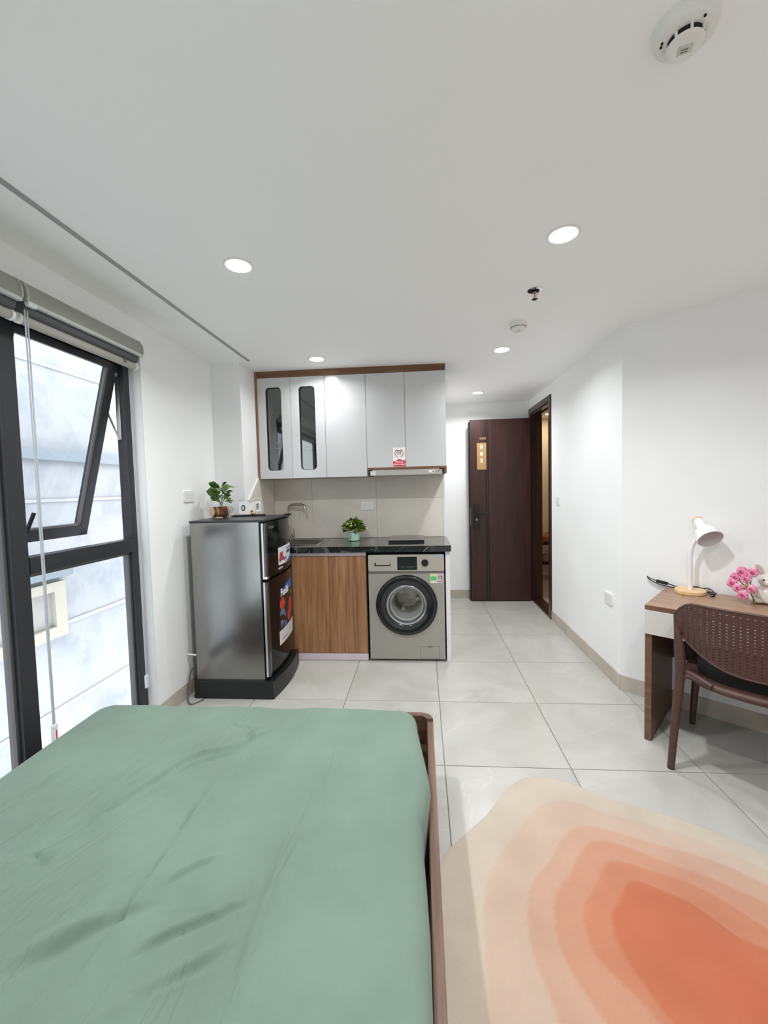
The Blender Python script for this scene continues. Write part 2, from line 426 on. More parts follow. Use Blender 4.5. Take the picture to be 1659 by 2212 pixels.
def rrect(x0, x1, y0, y1, r, n=5):
    P = []
    for cx, cy, a0 in ((x1 - r, y1 - r, 0), (x0 + r, y1 - r, 90), (x0 + r, y0 + r, 180), (x1 - r, y0 + r, 270)):
        for k in range(n + 1):
            a = math.radians(a0 + 90 * k / n); P.append((cx + r * math.cos(a), cy + r * math.sin(a)))
    return P
def axes(o, x, y, z):
    """matrix whose columns are the given axes at origin o"""
    M = Matrix.Identity(4)
    for i in range(3): M[i][0] = x[i]; M[i][1] = y[i]; M[i][2] = z[i]; M[i][3] = o[i]
    return M
def FRONT(y):   # local XY -> world XZ, extruding towards the camera (-Y)
    return axes((0, y, 0), (1, 0, 0), (0, 0, 1), (0, -1, 0))
def FACE_PX(x): # local XY -> world YZ, extruding towards +X
    return axes((x, 0, 0), (0, 1, 0), (0, 0, 1), (1, 0, 0))
def FACE_NX(x): # facing -X
    return axes((x, 0, 0), (0, -1, 0), (0, 0, 1), (-1, 0, 0))
def smooth_path(pts, n=8):
    P = [np.array(p, float) for p in pts]; P = [2 * P[0] - P[1]] + P + [2 * P[-1] - P[-2]]; out = []
    for i in range(1, len(P) - 2):
        for k in range(n):
            t = k / n
            out.append(tuple(0.5 * ((2 * P[i]) + (-P[i - 1] + P[i + 1]) * t + (2 * P[i - 1] - 5 * P[i] + 4 * P[i + 1] - P[i + 2]) * t * t + (-P[i - 1] + 3 * P[i] - 3 * P[i + 1] + P[i + 2]) * t ** 3)))
    out.append(tuple(P[-2])); return out

# ------------------------------------------------------------------ the room
ZC = 2.338                       # ceiling
XL, XR, YB = -1.585, 2.41, -0.45
YFAR, XH, YC = 5.0, 1.276, 2.743 # hall end, hall right wall, its outer corner
XP, YP, YK = -1.36, 3.07, 3.70   # pillar face, pillar front, kitchen back wall
XE = 0.205                       # hall left wall / kitchen right end
DU = Vector((0.757, -0.653, 0)).normalized(); DN = Vector((-DU.y * -1, 0, 0))
DN = Vector((DU.y, -DU.x, 0))    # points from the desk wall into the room
C0 = Vector((XH, YC, 0))
T = 0.11

# floor: grout slab with one object for each tile
fl = struct('floor', B().box(XL - .12, XR + .1, YB - .1, YFAR + .1, -0.10, -0.006), M_grout)
S, GX, GY, J = 0.6, -0.516, 1.953, 0.0022
def clip(poly, nx, ny, c):
    out = []
    for i in range(len(poly)):
        p, q = poly[i], poly[(i + 1) % len(poly)]
        dp, dq = nx * p[0] + ny * p[1] - c, nx * q[0] + ny * q[1] - c
        if dp <= 0: out.append(p)
        if (dp < 0 < dq) or (dq < 0 < dp):
            t = dp / (dp - dq); out.append((p[0] + (q[0] - p[0]) * t, p[1] + (q[1] - p[1]) * t))
    return out
full_tile = None
for i in range(-2, 5):
    for j in range(-5, 6):
        x0, x1, y0, y1 = GX + i * S, GX + (i + 1) * S, GY + j * S, GY + (j + 1) * S
        cx, cy = (x0 + x1) / 2, (y0 + y1) / 2
        poly = [(x0 + J, y0 + J), (x1 - J, y0 + J), (x1 - J, y1 - J), (x0 + J, y1 - J)]
        q = clip(clip(clip(clip(poly, -1, 0, -XL), 1, 0, XR), 0, -1, -YB), 0, 1, YFAR)
        if x0 > XH - 0.02:
            q = clip(q, -DN.x, -DN.y, -(DN.x * C0.x + DN.y * C0.y)) if q else q
        if x1 < XE + 0.1 and y0 > YK - 0.02: continue
        if len(q) < 3: continue
        area = abs(sum(q[k][0] * q[(k + 1) % len(q)][1] - q[(k + 1) % len(q)][0] * q[k][1] for k in range(len(q)))) / 2
        if area < 0.003: continue
        whole = abs(area - (S - 2 * J) ** 2) < 1e-6
        if whole and full_tile is not None:
            o = full_tile.copy(); COL.objects.link(o)
        else:
            o = obj('tile', B().prism([(a - cx, b - cy) for a, b in q], -0.006, 0.0, bev=0.0008), M_tile, fl)
            if whole: full_tile = o
        o.parent = fl; o.location = (cx, cy, 0)

# ceiling with its recessed strip
struct('ceiling', B().box(XL - .12, XR + .1, YB - .1, YFAR + .1, ZC, ZC + .1), M_ceil)
struct('trim_1', B().box(-1.290, -1.267, 0.2, 3.06, ZC - .003, ZC + .002), mat('grey_ceiling_strip', 'a4a6a6', 0.5, 0.3))

# left wall round the window opening
WY0, WY1, WZ0, WZ1 = 0.30, 2.268, 0.06, 2.16
struct('wall_left', B().box(XL - .12, XL, YB - .1, WY0, 0, ZC).box(XL - .12, XL, WY1, YP + .01, 0, ZC).box(XL - .12, XL, WY0, WY1, 0, WZ0).box(XL - .12, XL, WY0, WY1, WZ1, ZC), M_wall)
struct('wall_pillar', B().box(XL - .12, XP, YP, YFAR, 0, ZC), M_wall)
struct('wall_kitchen', B().box(XP, XE, YK, YFAR, 0, ZC), M_wall)
struct('wall_far', B().box(XL, XH + T, YFAR, YFAR + .1, 0, ZC), M_wall)
DY0, DY1, DZ = 4.225, 4.925, 2.18  # entrance opening in the hall wall
struct('wall_hall', B().prism([(XH, YC), (XH, DY0), (XH + T, DY0), (XH + T, YC + .06)], 0, ZC).box(XH, XH + T, DY1, YFAR, 0, ZC).box(XH, XH + T, DY0, DY1, DZ, ZC), M_wall)
E1 = C0 + DU * 1.5
struct('wall_desk', B().prism([(C0.x, C0.y), (E1.x, E1.y), (E1.x - DN.x * .12, E1.y - DN.y * .12), (C0.x - DN.x * .12, C0.y - DN.y * .12)], 0, ZC), M_wall)
struct('wall_right', B().box(E1.x, E1.x + .1, YB - .1, E1.y, 0, ZC), M_wall)
struct('wall_back', B().box(XL - .12, XR + .1, YB - .1, YB, 0, ZC), M_wall)

# tiled baseboards
BB = 0.1
struct('baseboard_left', B().box(XL, XL + .008, WY1, YP, 0, BB, .002), M_base)
struct('baseboard_hall', B().box(XH - .008, XH, YC, DY0 - .06, 0, BB, .002), M_base)
struct('baseboard_far', B().box(XE, XH, YFAR - .008, YFAR, 0, BB, .002), M_base)
bp = [C0, E1, E1 + DN * .008, C0 + DN * .008]
struct('baseboard_desk', B().prism([(v.x, v.y) for v in bp], 0, BB, bev=.002), M_base)

# ------------------------------------------------------------------ window in the left wall
XF0, XF1 = -1.70, -1.645   # frame depth (outer, inner)
wn = bpy.data.objects.new('window_1', None); COL.objects.link(wn); wn['kind'] = 'structure'; wn.location = (XF1, 1.9, WZ0); ROOT[wn] = False
ml, mr = 1.515, 1.59       # mullion between the two lights
TZ0, TZ1 = 1.03, 1.105     # transom
obj('window_post', B().box(XF0, XF1, WY1 - .062, WY1, WZ0, WZ1, .004), M_alu_dark, wn)
obj('window_post', B().box(XF0, XF1, ml, mr, WZ0, WZ1, .004), M_alu_dark, wn)
obj('window_post', B().box(XF0, XF1, WY0, WY0 + .05, WZ0, WZ1, .004), M_alu_dark, wn)
obj('head_rail', B().box(XF0, XF1, WY0, WY1, WZ1 - .075, WZ1, .004), M_alu_dark, wn)
obj('sill_rail', B().box(XF0, XF1, WY0, WY1, WZ0, WZ0 + .05, .004), M_alu_dark, wn)
obj('transom', B().box(XF0, XF1 + .004, mr, WY1 - .05, TZ0, TZ1, .006), M_alu_dark, wn)
def beads(y0, y1, z0, z1, nm='glazing_bead'):
    b = B(); w = .014; x0, x1 = XF0 + .004, XF1 - .02
    b.box(x0, x1, y0, y0 + w, z0, z1).box(x0, x1, y1 - w, y1, z0, z1).box(x0, x1, y0 + w, y1 - w, z0, z0 + w).box(x0, x1, y0 + w, y1 - w, z1 - w, z1)
    return obj(nm, b, M_alu_mid, wn)
beads(mr, WY1 - .062, WZ0 + .05, TZ0); beads(WY0 + .05, ml, WZ0 + .05, WZ1 - .075)
XG = -1.678
obj('pane', B().box(XG - .003, XG + .003, mr + .01, WY1 - .07, WZ0 + .055, TZ0 - .004), M_glass, wn)
obj('pane', B().box(XG - .003, XG + .003, WY0 + .055, ml - .004, WZ0 + .055, WZ1 - .08), M_glass, wn)
# top-hung sash pushed open at the bottom
sash = bpy.data.objects.new('window_2', None); COL.objects.link(sash); sash['kind'] = 'structure'
SZ1 = WZ1 - .078; SH = SZ1 - TZ1 - .004; SY0, SY1 = mr + .004, WY1 - .066
sash.location = (XF0 + .012, 0, SZ1); sash.rotation_euler = (0, math.radians(14.5), 0); ROOT[sash] = True
fw = .058
obj('sash_stile', B().box(-.02, .02, SY1 - fw, SY1, -SH, 0, .003), M_alu_dark, sash)
obj('sash_stile', B().box(-.02, .02, SY0, SY0 + fw * .55, -SH, 0, .003), M_alu_dark, sash)
obj('sash_rail', B().box(-.02, .02, SY0, SY1, -SH, -SH + fw, .003), M_alu_dark, sash)
obj('sash_rail', B().box(-.02, .02, SY0, SY1, -fw * .6, 0, .003), M_alu_dark, sash)
obj('sash_bead', B().box(.004, .018, SY1 - fw - .014, SY1 - fw, -SH + fw, -fw * .6).box(.004, .018, SY0 + fw * .55, SY1 - fw, -SH + fw, -SH + fw + .012), M_alu_mid, sash)
obj('pane', B().box(-.003, .003, SY0 + fw * .5, SY1 - fw + .005, -SH + fw - .005, -fw * .5), M_glass, sash)
hb = B().box(.02, .028, SY0 + .05, SY0 + .18, -SH + .012, -SH + .044, .006)
hb.tube(smooth_path([(.034, SY0 + .165, -SH + .028), (.05, SY0 + .185, -SH + .035), (.055, SY0 + .2, -SH + .07), (.055, SY0 + .222, -SH + .16)], 6), .009, 8)
obj('sash_handle', hb, M_black, sash)
hx = math.sin(math.radians(14.5)); hz = math.cos(math.radians(14.5))
pA = Vector((XF0 + .012 - hx * .26, SY1 + .004, SZ1 - hz * .26))
obj('friction_stay', B().box(XF0 + .01, XF0 + .03, WY1 - .068, WY1 - .062, TZ1 + .56, SZ1 - .01).tube([pA, (XF0 + .02, WY1 - .07, SZ1 - .42)], .006, 6).tube([(XF0 + .02, WY1 - .071, SZ1 - .05), pA + Vector((.03, 0, .12))], .005, 6), M_steel, wn)

# two roller blinds, rolled up, in grey cassettes
def blind(name, y0, y1, label, cord_y, cord_pts):
    t = thing(name, label, 'window blind', (XL, (y0 + y1) / 2, 2.14), group='roller blinds over the window')
    prof = [(0, 2.205), (.035, 2.203), (.062, 2.190), (.078, 2.165), (.082, 2.13), (.078, 2.118), (0, 2.118)]
    M = axes((XL, y0, 0), (1, 0, 0), (0, 0, 1), (0, 1, 0))
    obj('cassette', B().prism(prof, .008, y1 - y0 - .008, M), M_blind_case, t)
    for a in (.001, y1 - y0 - .009): obj('end_cap', B().prism([(x * 1.03 + (0 if x == 0 else .001), z) for x, z in prof], a, a + .008, M), mat('pale_grey_cap', 'b6b6b1', 0.4), t)
    obj('lower_lip', B().box(XL + .062, XL + .084, y0 + .004, y1 - .004, 2.103, 2.118, .004), mat('pale_blind_lip', 'c9cacb', 0.35), t)
    obj('fabric_roll', B().cyl((XL + .034, y0 + .01, 2.098), (XL + .034, y1 - .01, 2.098), .026, seg=20), mat('dark_blind_roll', '5c5d60', 0.8), t)
    obj('bottom_bar', B().tube([(XL + .030, y0 + .012, 2.055), (XL + .030, y1 - .012, 2.055)], .017, 14, flat=1.15), M_blind_fab, t)
    for ya in (y0 + .004, y1 - .016): obj('bar_cap', B().cyl((XL + .030, ya, 2.055), (XL + .030, ya + .012, 2.055), .021), M_white_pl, t)
    if name == 'roller_blind':
        text('bar_mark', 'SY', .026, M_text_dark, t, axes((XL + .0475, y1 - .10, 2.055), (0, 1, 0), (0, 0, 1), (1, 0, 0)))
    return t
b1 = blind('roller_blind', 1.515, 2.185, 'rolled up grey roller blind above the opened window sash', 0, None)
b2 = blind('roller_blind.001', 0.62, 1.503, 'rolled up grey roller blind over the tall fixed pane', 0, None)
# pull-cord loops with clear tensioners
def cord(name, y, x, z0, z1, label, tag=False):
    t = thing(name, label, 'blind cord', (x, y, z0))
    obj('cord', B().tube([(x, y - .006, z1), (x, y - .0035, z0 + .07)], .0028, 6).tube([(x, y + .005, z1), (x, y + .0035, z0 + .07)], .0028, 6), M_cord, t)
    obj('tensioner', B().box(x - .006, x + .006, y - .013, y + .013, z0, z0 + .075, .004).cyl((x - .008, y, z0 + .066), (x + .008, y, z0 + .066), .008, seg=12), M_clear, t)
    if tag: obj('warning_tag', B().box(x + .006, x + .0066, y - .010, y + .010, z0 + .004, z0 + .055), M_paper, t); obj('tag_print', B().box(x + .0066, x + .007, y - .001, y + .004, z0 + .01, z0 + .05), M_red, t)
    return t
cord('pull_cord', 1.535, XL + .055, 0.345, 2.105, 'long blind pull cord hanging in front of dark window post', True)
cord('pull_cord.001', 2.205, XL - .02, 0.24, 2.11, 'blind pull cord hanging against the white window reveal')
obj('cord_clip', B().box(XL + .07, XL + .088, 1.517, 1.553, 2.095, 2.112, .003), M_clear, b1)

# ------------------------------------------------------------------ outside: the neighbour's wall across the alley
XN = -3.2
nb = thing('neighbor_building', 'weathered white rendered house wall seen through the window', 'building', (XN, 3.5, -4))
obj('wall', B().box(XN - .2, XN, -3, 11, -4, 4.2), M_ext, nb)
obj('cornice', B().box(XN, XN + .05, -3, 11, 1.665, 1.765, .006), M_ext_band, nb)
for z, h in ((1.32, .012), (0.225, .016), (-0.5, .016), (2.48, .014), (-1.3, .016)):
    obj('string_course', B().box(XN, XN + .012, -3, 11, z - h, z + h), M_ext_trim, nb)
ns = obj('window_surround', B().ring_plate([(2.35, .14), (3.36, .14), (3.36, .62), (2.35, .62)], [(2.44, .235), (3.25, .235), (3.25, .54), (2.44, .54)], 0, .05, FACE_PX(XN)), M_ext_win, nb)
obj('bricked_up_panel', B().box(XN, XN + .015, 2.44, 3.25, .235, .54), mat('pale_plaster_panel', '9d9b96', 0.9), ns)
obj('window_hood', B().box(XN, XN + .08, 2.3, 3.42, .66, .73, .006), M_ext_band, nb)
gnd = struct('ground', B().box(-12, XL - .2, -8, 14, -4.1, -4.0), M_ground)

# ------------------------------------------------------------------ entrance door, its frame and the corridor beyond
df = bpy.data.objects.new('trim_2', None); COL.objects.link(df); df['kind'] = 'structure'; df.location = (XH, DY0, 0); ROOT[df] = False
aw, ap = .055, .014
obj('architrave', B().box(XH - ap, XH + .004, DY0 - aw, DY0 + .008, 0, DZ + aw, .004), M_frame_door, df)
obj('architrave', B().box(XH - ap, XH + .004, DY1 - .008, DY1 + aw, 0, DZ + aw, .004), M_frame_door, df)
obj('architrave', B().box(XH - ap, XH + .004, DY0 + .008, DY1 - .008, DZ - .008, DZ + aw, .004), M_frame_door, df)
obj('jamb', B().box(XH - .002, XH + T + .01, DY0 - .001, DY0 + .012, 0, DZ), M_frame_door, df)
obj('jamb', B().box(XH - .002, XH + T + .01, DY1 - .018, DY1 + .001, 0, DZ).box(XH + .05, XH + .08, DY1 - .028, DY1 - .016, 0, DZ), M_frame_door, df)
obj('head_jamb', B().box(XH - .002, XH + T + .01, DY0, DY1, DZ - .025, DZ + .001).box(XH + .06, XH + .1, DY0, DY1, DZ - .04, DZ - .02), M_frame_door, df)
obj('threshold', B().box(XH - .012, XH + T + .01, DY0 - .04, DY1 + .03, -.004, .016, .003).box(XH + .055, XH + .062, DY0, DY1, .016, .021), M_frame_door, df)
dr = bpy.data.objects.new('door_1', None); COL.objects.link(dr); dr['kind'] = 'structure'; dr.location = (1.25, 4.84, 0); ROOT[dr] = False
DXA, DXB, DYF = .562, 1.246, 4.845
obj('door_core', B().box(DXA, DXB, DYF, DYF + .04, .008, 2.118, .002).box(DXA - .016, DXA + .01, DYF + .024, DYF + .04, .008, 2.095), M_door_dk, dr)
bd = [(DXA, .737), (.752, .768), (.772, DXB)]
for a, b in bd: obj('door_board', B().box(a + .001, b - .001, DYF - .007, DYF + .002, .008, 2.116, .002), M_door, dr)
yf = DYF - .007
lk = obj('lock_plate', B().prism(rrect(.590, .660, .845, 1.142, .012), 0, .022, FRONT(yf), bev=.004), M_black, dr)
obj('lever_handle', B().cyl((.628, yf - .02, 1.036), (.628, yf - .055, 1.036), .012).box(.618, .738, yf - .064, yf - .046, 1.026, 1.048, .006), M_black, lk)
obj('keyhole', B().cyl((.626, yf - .02, .965), (.626, yf - .026, .965), .008), M_chrome, lk)
obj('latch', B().box(DXA - .003, DXA + .002, DYF + .008, DYF + .03, .9, 1.1), M_steel, dr)
pl = obj('number_plate', B().box(.642, .748, yf - .004, yf, 1.544, 1.85, .001), M_gold, dr)
for k, (ch, z) in enumerate((('3', 1.803), ('0', 1.723), ('2', 1.645))):
    text('digit', ch, .058, M_text_white, pl, axes((.693, yf - .0045, z), (1, 0, 0), (0, 0, 1), (0, -1, 0)), bold=.0022)
obj('small_nameplate', B().box(.674, .747, yf - .003, yf, 1.887, 1.914), mat('dull_bronze', '8e7358', 0.4, 0.5), dr)
for z in (.35, 1.1, 1.85):
    obj('hinge', B().cyl((DXB + .01, DYF + .02, z - .05), (DXB + .01, DYF + .02, z + .05), .008, seg=10), M_door_dk, dr)

# corridor shell
XC0, XC1, YC0, YC1 = XH + T, 2.9, 3.7, 6.25
struct('wall_corridor', B().box(XC0, XC1, YC1, YC1 + .1, 0, 2.32).box(XC1, XC1 + .1, YC0, YC1 + .1, 0, 2.32).box(XC0, XC1, YC0 - .1, YC0, 0, 2.32).box(XC0 - .1, XC0, YFAR + .1, YC1 + .1, 0, 2.32), M_corr)
struct('floor_corridor', B().box(XC0, XC1 + .1, YC0 - .1, YC1 + .1, -.1, 0), mat('corridor_floor_tile', 'a79e92', 0.25))
struct('ceiling_corridor', B().box(XC0 - .1, XC1 + .1, YC0 - .1, YC1 + .1, 2.32, 2.42), M_corr)

# ------------------------------------------------------------------ downlights
def downlight(name, x, y, z, label, glow, r=.052, group=None, watts=10.0):
    t = thing(name, label, 'ceiling light', (x, y, z), group=group)
    M = Matrix.Translation((x, y, z)) @ Matrix.Rotation(math.pi, 4, 'X')
    obj('trim_ring', B().lathe([(r, 0), (r, .004), (r + .006, .006), (r + .011, .003), (r + .011, 0)], M, 32), M_white_pl, t)
    obj('diffuser', B().lathe([(r, .001), (r, .0035), (0, .004)], M, 32), glow, t)
    if glow is M_lampglow:
        ld_ = bpy.data.lights.new('downlight_beam', 'AREA'); ld_.shape = 'DISK'; ld_.size = 2 * r * .96; ld_.energy = watts; ld_.spread = math.radians(152); ld_.color = (0.97, 0.985, 1.0)
        lo_ = bpy.data.objects.new('lamp_beam', ld_); COL.objects.link(lo_); lo_.parent = t; lo_.location = (0, 0, -.008)
    return t
DL = [(-.773, 1.781, 'bright round downlight in the ceiling near the grey slot'),
      (.575, 1.719, 'bright round downlight before the sprinkler head'),
      (-.766, 3.087, 'bright round downlight above the upper kitchen cabinet'),
      (.597, 3.083, 'bright round downlight beyond the small smoke detector'),
      (.607, 4.446, 'bright round downlight in front of the entrance door'),
      (-.773, .40, 'round downlight over the head of the bed'),
      (.575, .35, 'round downlight above the camera end of the rug')]
for k, (x, y, lb) in enumerate(DL):
    if k == 6: lb = 'round downlight at the near end of the coral rug'
    downlight('downlight' if k == 0 else 'downlight.%03d' % k, x, y, ZC, lb, M_lampglow, group='recessed ceiling downlights', watts=LAMP_W[k])
downlight('corridor_downlight', 1.77, 5.85, 2.32, 'warm downlight glimpsed through the entrance doorway', M_corrglow)

# ------------------------------------------------------------------ smoke detectors and sprinkler
t = thing('smoke_detector', 'large white smoke detector with dark slots and label', 'smoke detector', (.585, .985, ZC))
M = Matrix.Translation((.585, .985, ZC)) @ Matrix.Rotation(math.pi, 4, 'X')
obj('base', B().lathe([(0, 0), (.062, 0), (.062, .012), (.058, .022), (.052, .028), (.03, .030), (0, .030)], M, 40), M_white_pl, t)
obj('slot_ring', B().lathe([(.030, .030), (.034, .030), (.034, .037), (.030, .037)], M, 36), M_black_matte, t)
for k in range(8):
    a = k * math.pi / 4 + .2
    obj('rib', B().box(.028, .037, -.0025, .0025, .028, .040, M=M @ Matrix.Rotation(a, 4, 'Z')), M_white_pl, t)
obj('cap', B().lathe([(.0, .036), (.030, .036), (.035, .040), (.034, .046), (.028, .049), (0, .050)], M, 36), M_white_pl, t)
lab = obj('label', B().box(-.014, .014, -.010, .010, .050, .0505, M=M @ Matrix.Rotation(.3, 4, 'Z')), mat('grey_label', 'c9c8c0', .6), t)
obj('label_print', B().box(-.008, .006, -.006, -.003, .0505, .0508, M=M @ Matrix.Rotation(.3, 4, 'Z')).box(-.008, .006, 0, .003, .0505, .0508, M=M @ Matrix.Rotation(.3, 4, 'Z')), mat('label_ink', '77766e', .6), lab)
for ix, iy in ((-.045, .004), (-.043, .012), (.012, -.045)): obj('indicator', B().cyl((.585 + ix, .985 + iy, ZC - .0265), (.585 + ix, .985 + iy, ZC - .031), .0025), M_black_matte, t)
t = thing('smoke_detector.001', 'small white domed smoke detector beside the sprinkler head', 'smoke detector', (.602, 2.60, ZC))
M = Matrix.Translation((.602, 2.60, ZC)) @ Matrix.Rotation(math.pi, 4, 'X')
obj('base', B().lathe([(0, 0), (.05, 0), (.052, .022), (.05, .028), (0, .028)], M, 36), M_white_pl, t)
obj('groove', B().lathe([(.04, .027), (.046, .028), (.046, .031), (.04, .032)], M, 36), mat('shadow_grey_plastic', '8f8f8c', .6), t)
obj('dome', B().lathe([(0, .028), (.043, .031), (.043, .036), (.036, .046), (.02, .052), (0, .053)], M, 36), M_white_pl, t)
obj('test_dot', B().cyl((.602, 2.585, ZC - .051), (.602, 2.585, ZC - .054), .003), M_black_matte, t)
t = thing('sprinkler_head', 'chrome fire sprinkler head hanging from the ceiling', 'sprinkler', (.588, 2.18, ZC))
M = Matrix.Translation((.588, 2.18, ZC)) @ Matrix.Rotation(math.pi, 4, 'X')
obj('escutcheon', B().lathe([(0, .001), (.014, .001), (.02, -.0), (.035, 0), (.036, .003), (.024, .006), (.016, .003)], M, 28), M_chrome, t)
obj('recess', B().lathe([(.016, .0035), (.023, .0065), (.020, .008), (.012, .004)], M, 28), M_black_matte, t)
obj('frame', B().lathe([(.009, .0), (.009, .014), (.006, .016)], M, 16).tube([M @ Vector(p) for p in [(.008, 0, .012), (.010, 0, .026), (.004, 0, .044)]], .0022, 8).tube([M @ Vector(p) for p in [(-.008, 0, .012), (-.010, 0, .026), (-.004, 0, .044)]], .0022, 8), M_chrome, t)
obj('glass_bulb', B().cyl(M @ Vector((0, 0, .014)), M @ Vector((0, 0, .042)), .0025, seg=10), M_red, t)
obj('deflector', B().lathe([(0, .044), (.015, .044), (.015, .046), (0, .047)], M, 20), M_chrome, t)

# ------------------------------------------------------------------ sockets and switches
def socket(name, M, w, h, label, holes=((-.022, 0), (.022, 0)), cat='power socket', rocker=False):
    o = M.to_translation(); t = thing(name, label, cat, o)
    pl = obj('plate', B().prism(rrect(-w / 2, w / 2, -h / 2, h / 2, .005), 0, .009, M, bev=.002), M_white_pl, t)
    if rocker:
        obj('rocker', B().box(-.012, .012, -.022, .022, .009, .012, .002, M=M), M_white_pl, t)
    for hx_, hy_ in holes:
        for s in (-1, 1):
            obj('pin_hole', B().prism(rrect(hx_ - .0025, hx_ + .0025, hy_ + s * .0085 - .0025, hy_ + s * .0085 + .0025, .002, 3), .009, .0094, M), mat('socket_hole_grey', '55534f', .7), t)
    return t
def move(M, a, b): return M @ Matrix.Translation((a, b, 0))
socket('power_socket', move(FACE_PX(XL), 2.685, 1.333), .118, .074, 'white double power socket on wall above the fridge')
socket('power_socket.001', move(FRONT(YK - .008), -.495, 1.202), .120, .074, 'white double power socket on the grey backsplash')
socket('power_socket.002', move(FACE_NX(XH), -2.915, .562), .118, .076, 'white double power socket low on the hall wall')
socket('light_switch', move(FACE_NX(XH), -3.975, 1.199), .074, .074, 'white single light switch beside the door frame', holes=(), cat='light switch', rocker=True)

# ------------------------------------------------------------------ kitchen: backsplash, base units, worktop
sp = bpy.data.objects.new('trim_3', None); COL.objects.link(sp); sp['kind'] = 'structure'; sp.location = (-.6, YK, .912); ROOT[sp] = False
CT = .912
xs = [XP + .008, -1.0, -.41, .187]; zs = [CT + .001, 1.265, 1.60]
for a in range(3):
    for b in range(2):
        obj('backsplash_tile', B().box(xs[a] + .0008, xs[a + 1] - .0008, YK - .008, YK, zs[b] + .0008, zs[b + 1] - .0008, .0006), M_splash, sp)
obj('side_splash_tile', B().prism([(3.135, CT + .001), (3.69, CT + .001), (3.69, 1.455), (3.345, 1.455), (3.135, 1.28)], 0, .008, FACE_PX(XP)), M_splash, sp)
obj('splash_edging', B().prism([(3.345, 1.456), (3.135, 1.281), (3.125, 1.290), (3.338, 1.468)], 0, .009, FACE_PX(XP)), M_white_pl, sp)
obj('splash_edging', B().box(.187, .203, YK - .010, YK, CT + .001, 1.6), M_white_pl, sp)

YF = 3.156
bc = thing('base_cabinet', 'low walnut kitchen cabinet with two plain doors under the sink', 'cabinet', (-.85, 3.45, 0))
obj('body', B().box(-1.35, -.445, YF + .02, 3.66, .06, .735), M_white_melamine, bc)
obj('door', B().box(-1.04, -.7465, YF, YF + .018, .062, .832, .0012), M_walnut, bc)
obj('door', B().box(-.7445, -.448, YF, YF + .018, .062, .832, .0012), M_walnut, bc)
obj('top_rail', B().box(-1.35, -.447, YF + .001, YF + .02, .836, .864, .001), M_pink_white, bc)
obj('toe_kick', B().box(-1.35, -.446, YF + .006, YF + .02, .002, .058, .001), M_pink_white, bc)
obj('side_panel', B().box(-.446, -.440, YF + .006, 3.66, 0.002, .864), M_black, bc)
solo('end_panel', B().box(.170, .203, YF, 3.69, 0, .864, .001), M_white_melamine, 'white upright panel closing the end of the kitchen counter', 'panel')

# worktop with a real opening for the sink
SKX0, SKX1, SKY0, SKY1 = -1.25, -.845, 3.235, 3.60
YW0, YW1, XW0, XW1 = 3.125, YK - .010, XP + .009, .212
wt = thing('worktop', 'polished black stone kitchen worktop with pale vein', 'countertop', (-.57, 3.4, .866))
b = B()
for x0, x1, y0, y1 in ((XW0, SKX0, YW0, YW1), (SKX1, XW1, YW0, YW1), (SKX0, SKX1, YW0, SKY0), (SKX0, SKX1, SKY1, YW1)):
    b.box(x0, x1, y0, y1, .866, CT)
bmesh.ops.remove_doubles(b.bm, verts=b.bm.verts, dist=1e-5)
obj('slab', b, M_stone, wt)
obj('pale_vein', B().prism([(.0, .868), (.005, .868), (.045, .905), (.042, .908)], 0, .0004, FRONT(YW0)), mat('worktop_vein', '8d8f8e', .3), wt)

sk = thing('sink', 'stainless steel sink basin set in the black worktop', 'sink', (-1.05, 3.42, .75))
rim_o = rrect(SKX0 - .012, SKX1 + .012, SKY0 - .012, SKY1 + .012, .02); rim_i = rrect(SKX0 + .012, SKX1 - .012, SKY0 + .012, SKY1 - .012, .03)
obj('rim', B().ring_plate(rim_o, rim_i, CT + .0002, CT + .004), M_steel, sk)
bs = B(); lo = rrect(SKX0 + .03, SKX1 - .03, SKY0 + .03, SKY1 - .03, .04)
va = [bs.bm.verts.new((x, y, CT + .003)) for x, y in rim_i]; vb = [bs.bm.verts.new((x, y, .745)) for x, y in lo]
for k in range(len(va)): bs.bm.faces.new((va[k], va[(k + 1) % len(va)], vb[(k + 1) % len(va)], vb[k]))
bs.bm.faces.new(vb); obj('basin', bs, M_steel, sk)
obj('drain', B().cyl((-1.05, 3.42, .745), (-1.05, 3.42, .748), .035), M_chrome, sk)
FXc, FYc = -1.205, 3.645
fc = thing('faucet', 'brushed steel faucet with squared gooseneck spout', 'faucet', (FXc, FYc, CT))
obj('base', B().lathe([(0, 0), (.026, 0), (.026, .012), (.02, .018), (.019, .06), (.013, .066), (0, .066)], Matrix.Translation((FXc, FYc, CT)), 24), M_steel, fc)
obj('spout', B().tube(smooth_path([(FXc, FYc, CT + .05), (FXc, FYc, 1.10), (FXc, FYc, 1.185), (FXc + .006, FYc - .004, 1.212), (FXc + .034, FYc - .012, 1.226), (FXc + .09, FYc - .03, 1.228), (FXc + .135, FYc - .045, 1.226), (FXc + .16, FYc - .053, 1.208), (FXc + .168, FYc - .056, 1.165)], 6), .0115, 14), M_steel, fc)
obj('lever', B().cyl((FXc + .015, FYc - .01, CT + .035), (FXc + .045, FYc - .02, CT + .035), .013, seg=16).cyl((FXc + .040, FYc - .018, CT + .045), (FXc + .042, FYc - .018, CT + .105), .005, seg=10), M_steel, fc)

hb_ = thing('hob', 'flat black glass hob lying on the stone worktop', 'cooktop', (-.14, 3.5, CT))
obj('glass_top', B().box(-.285, .012, 3.33, 3.675, CT + .012, CT + .018, .002), M_black_gl, hb_)
obj('casing', B().box(-.278, .005, 3.337, 3.668, CT + .0005, CT + .012), M_black, hb_)

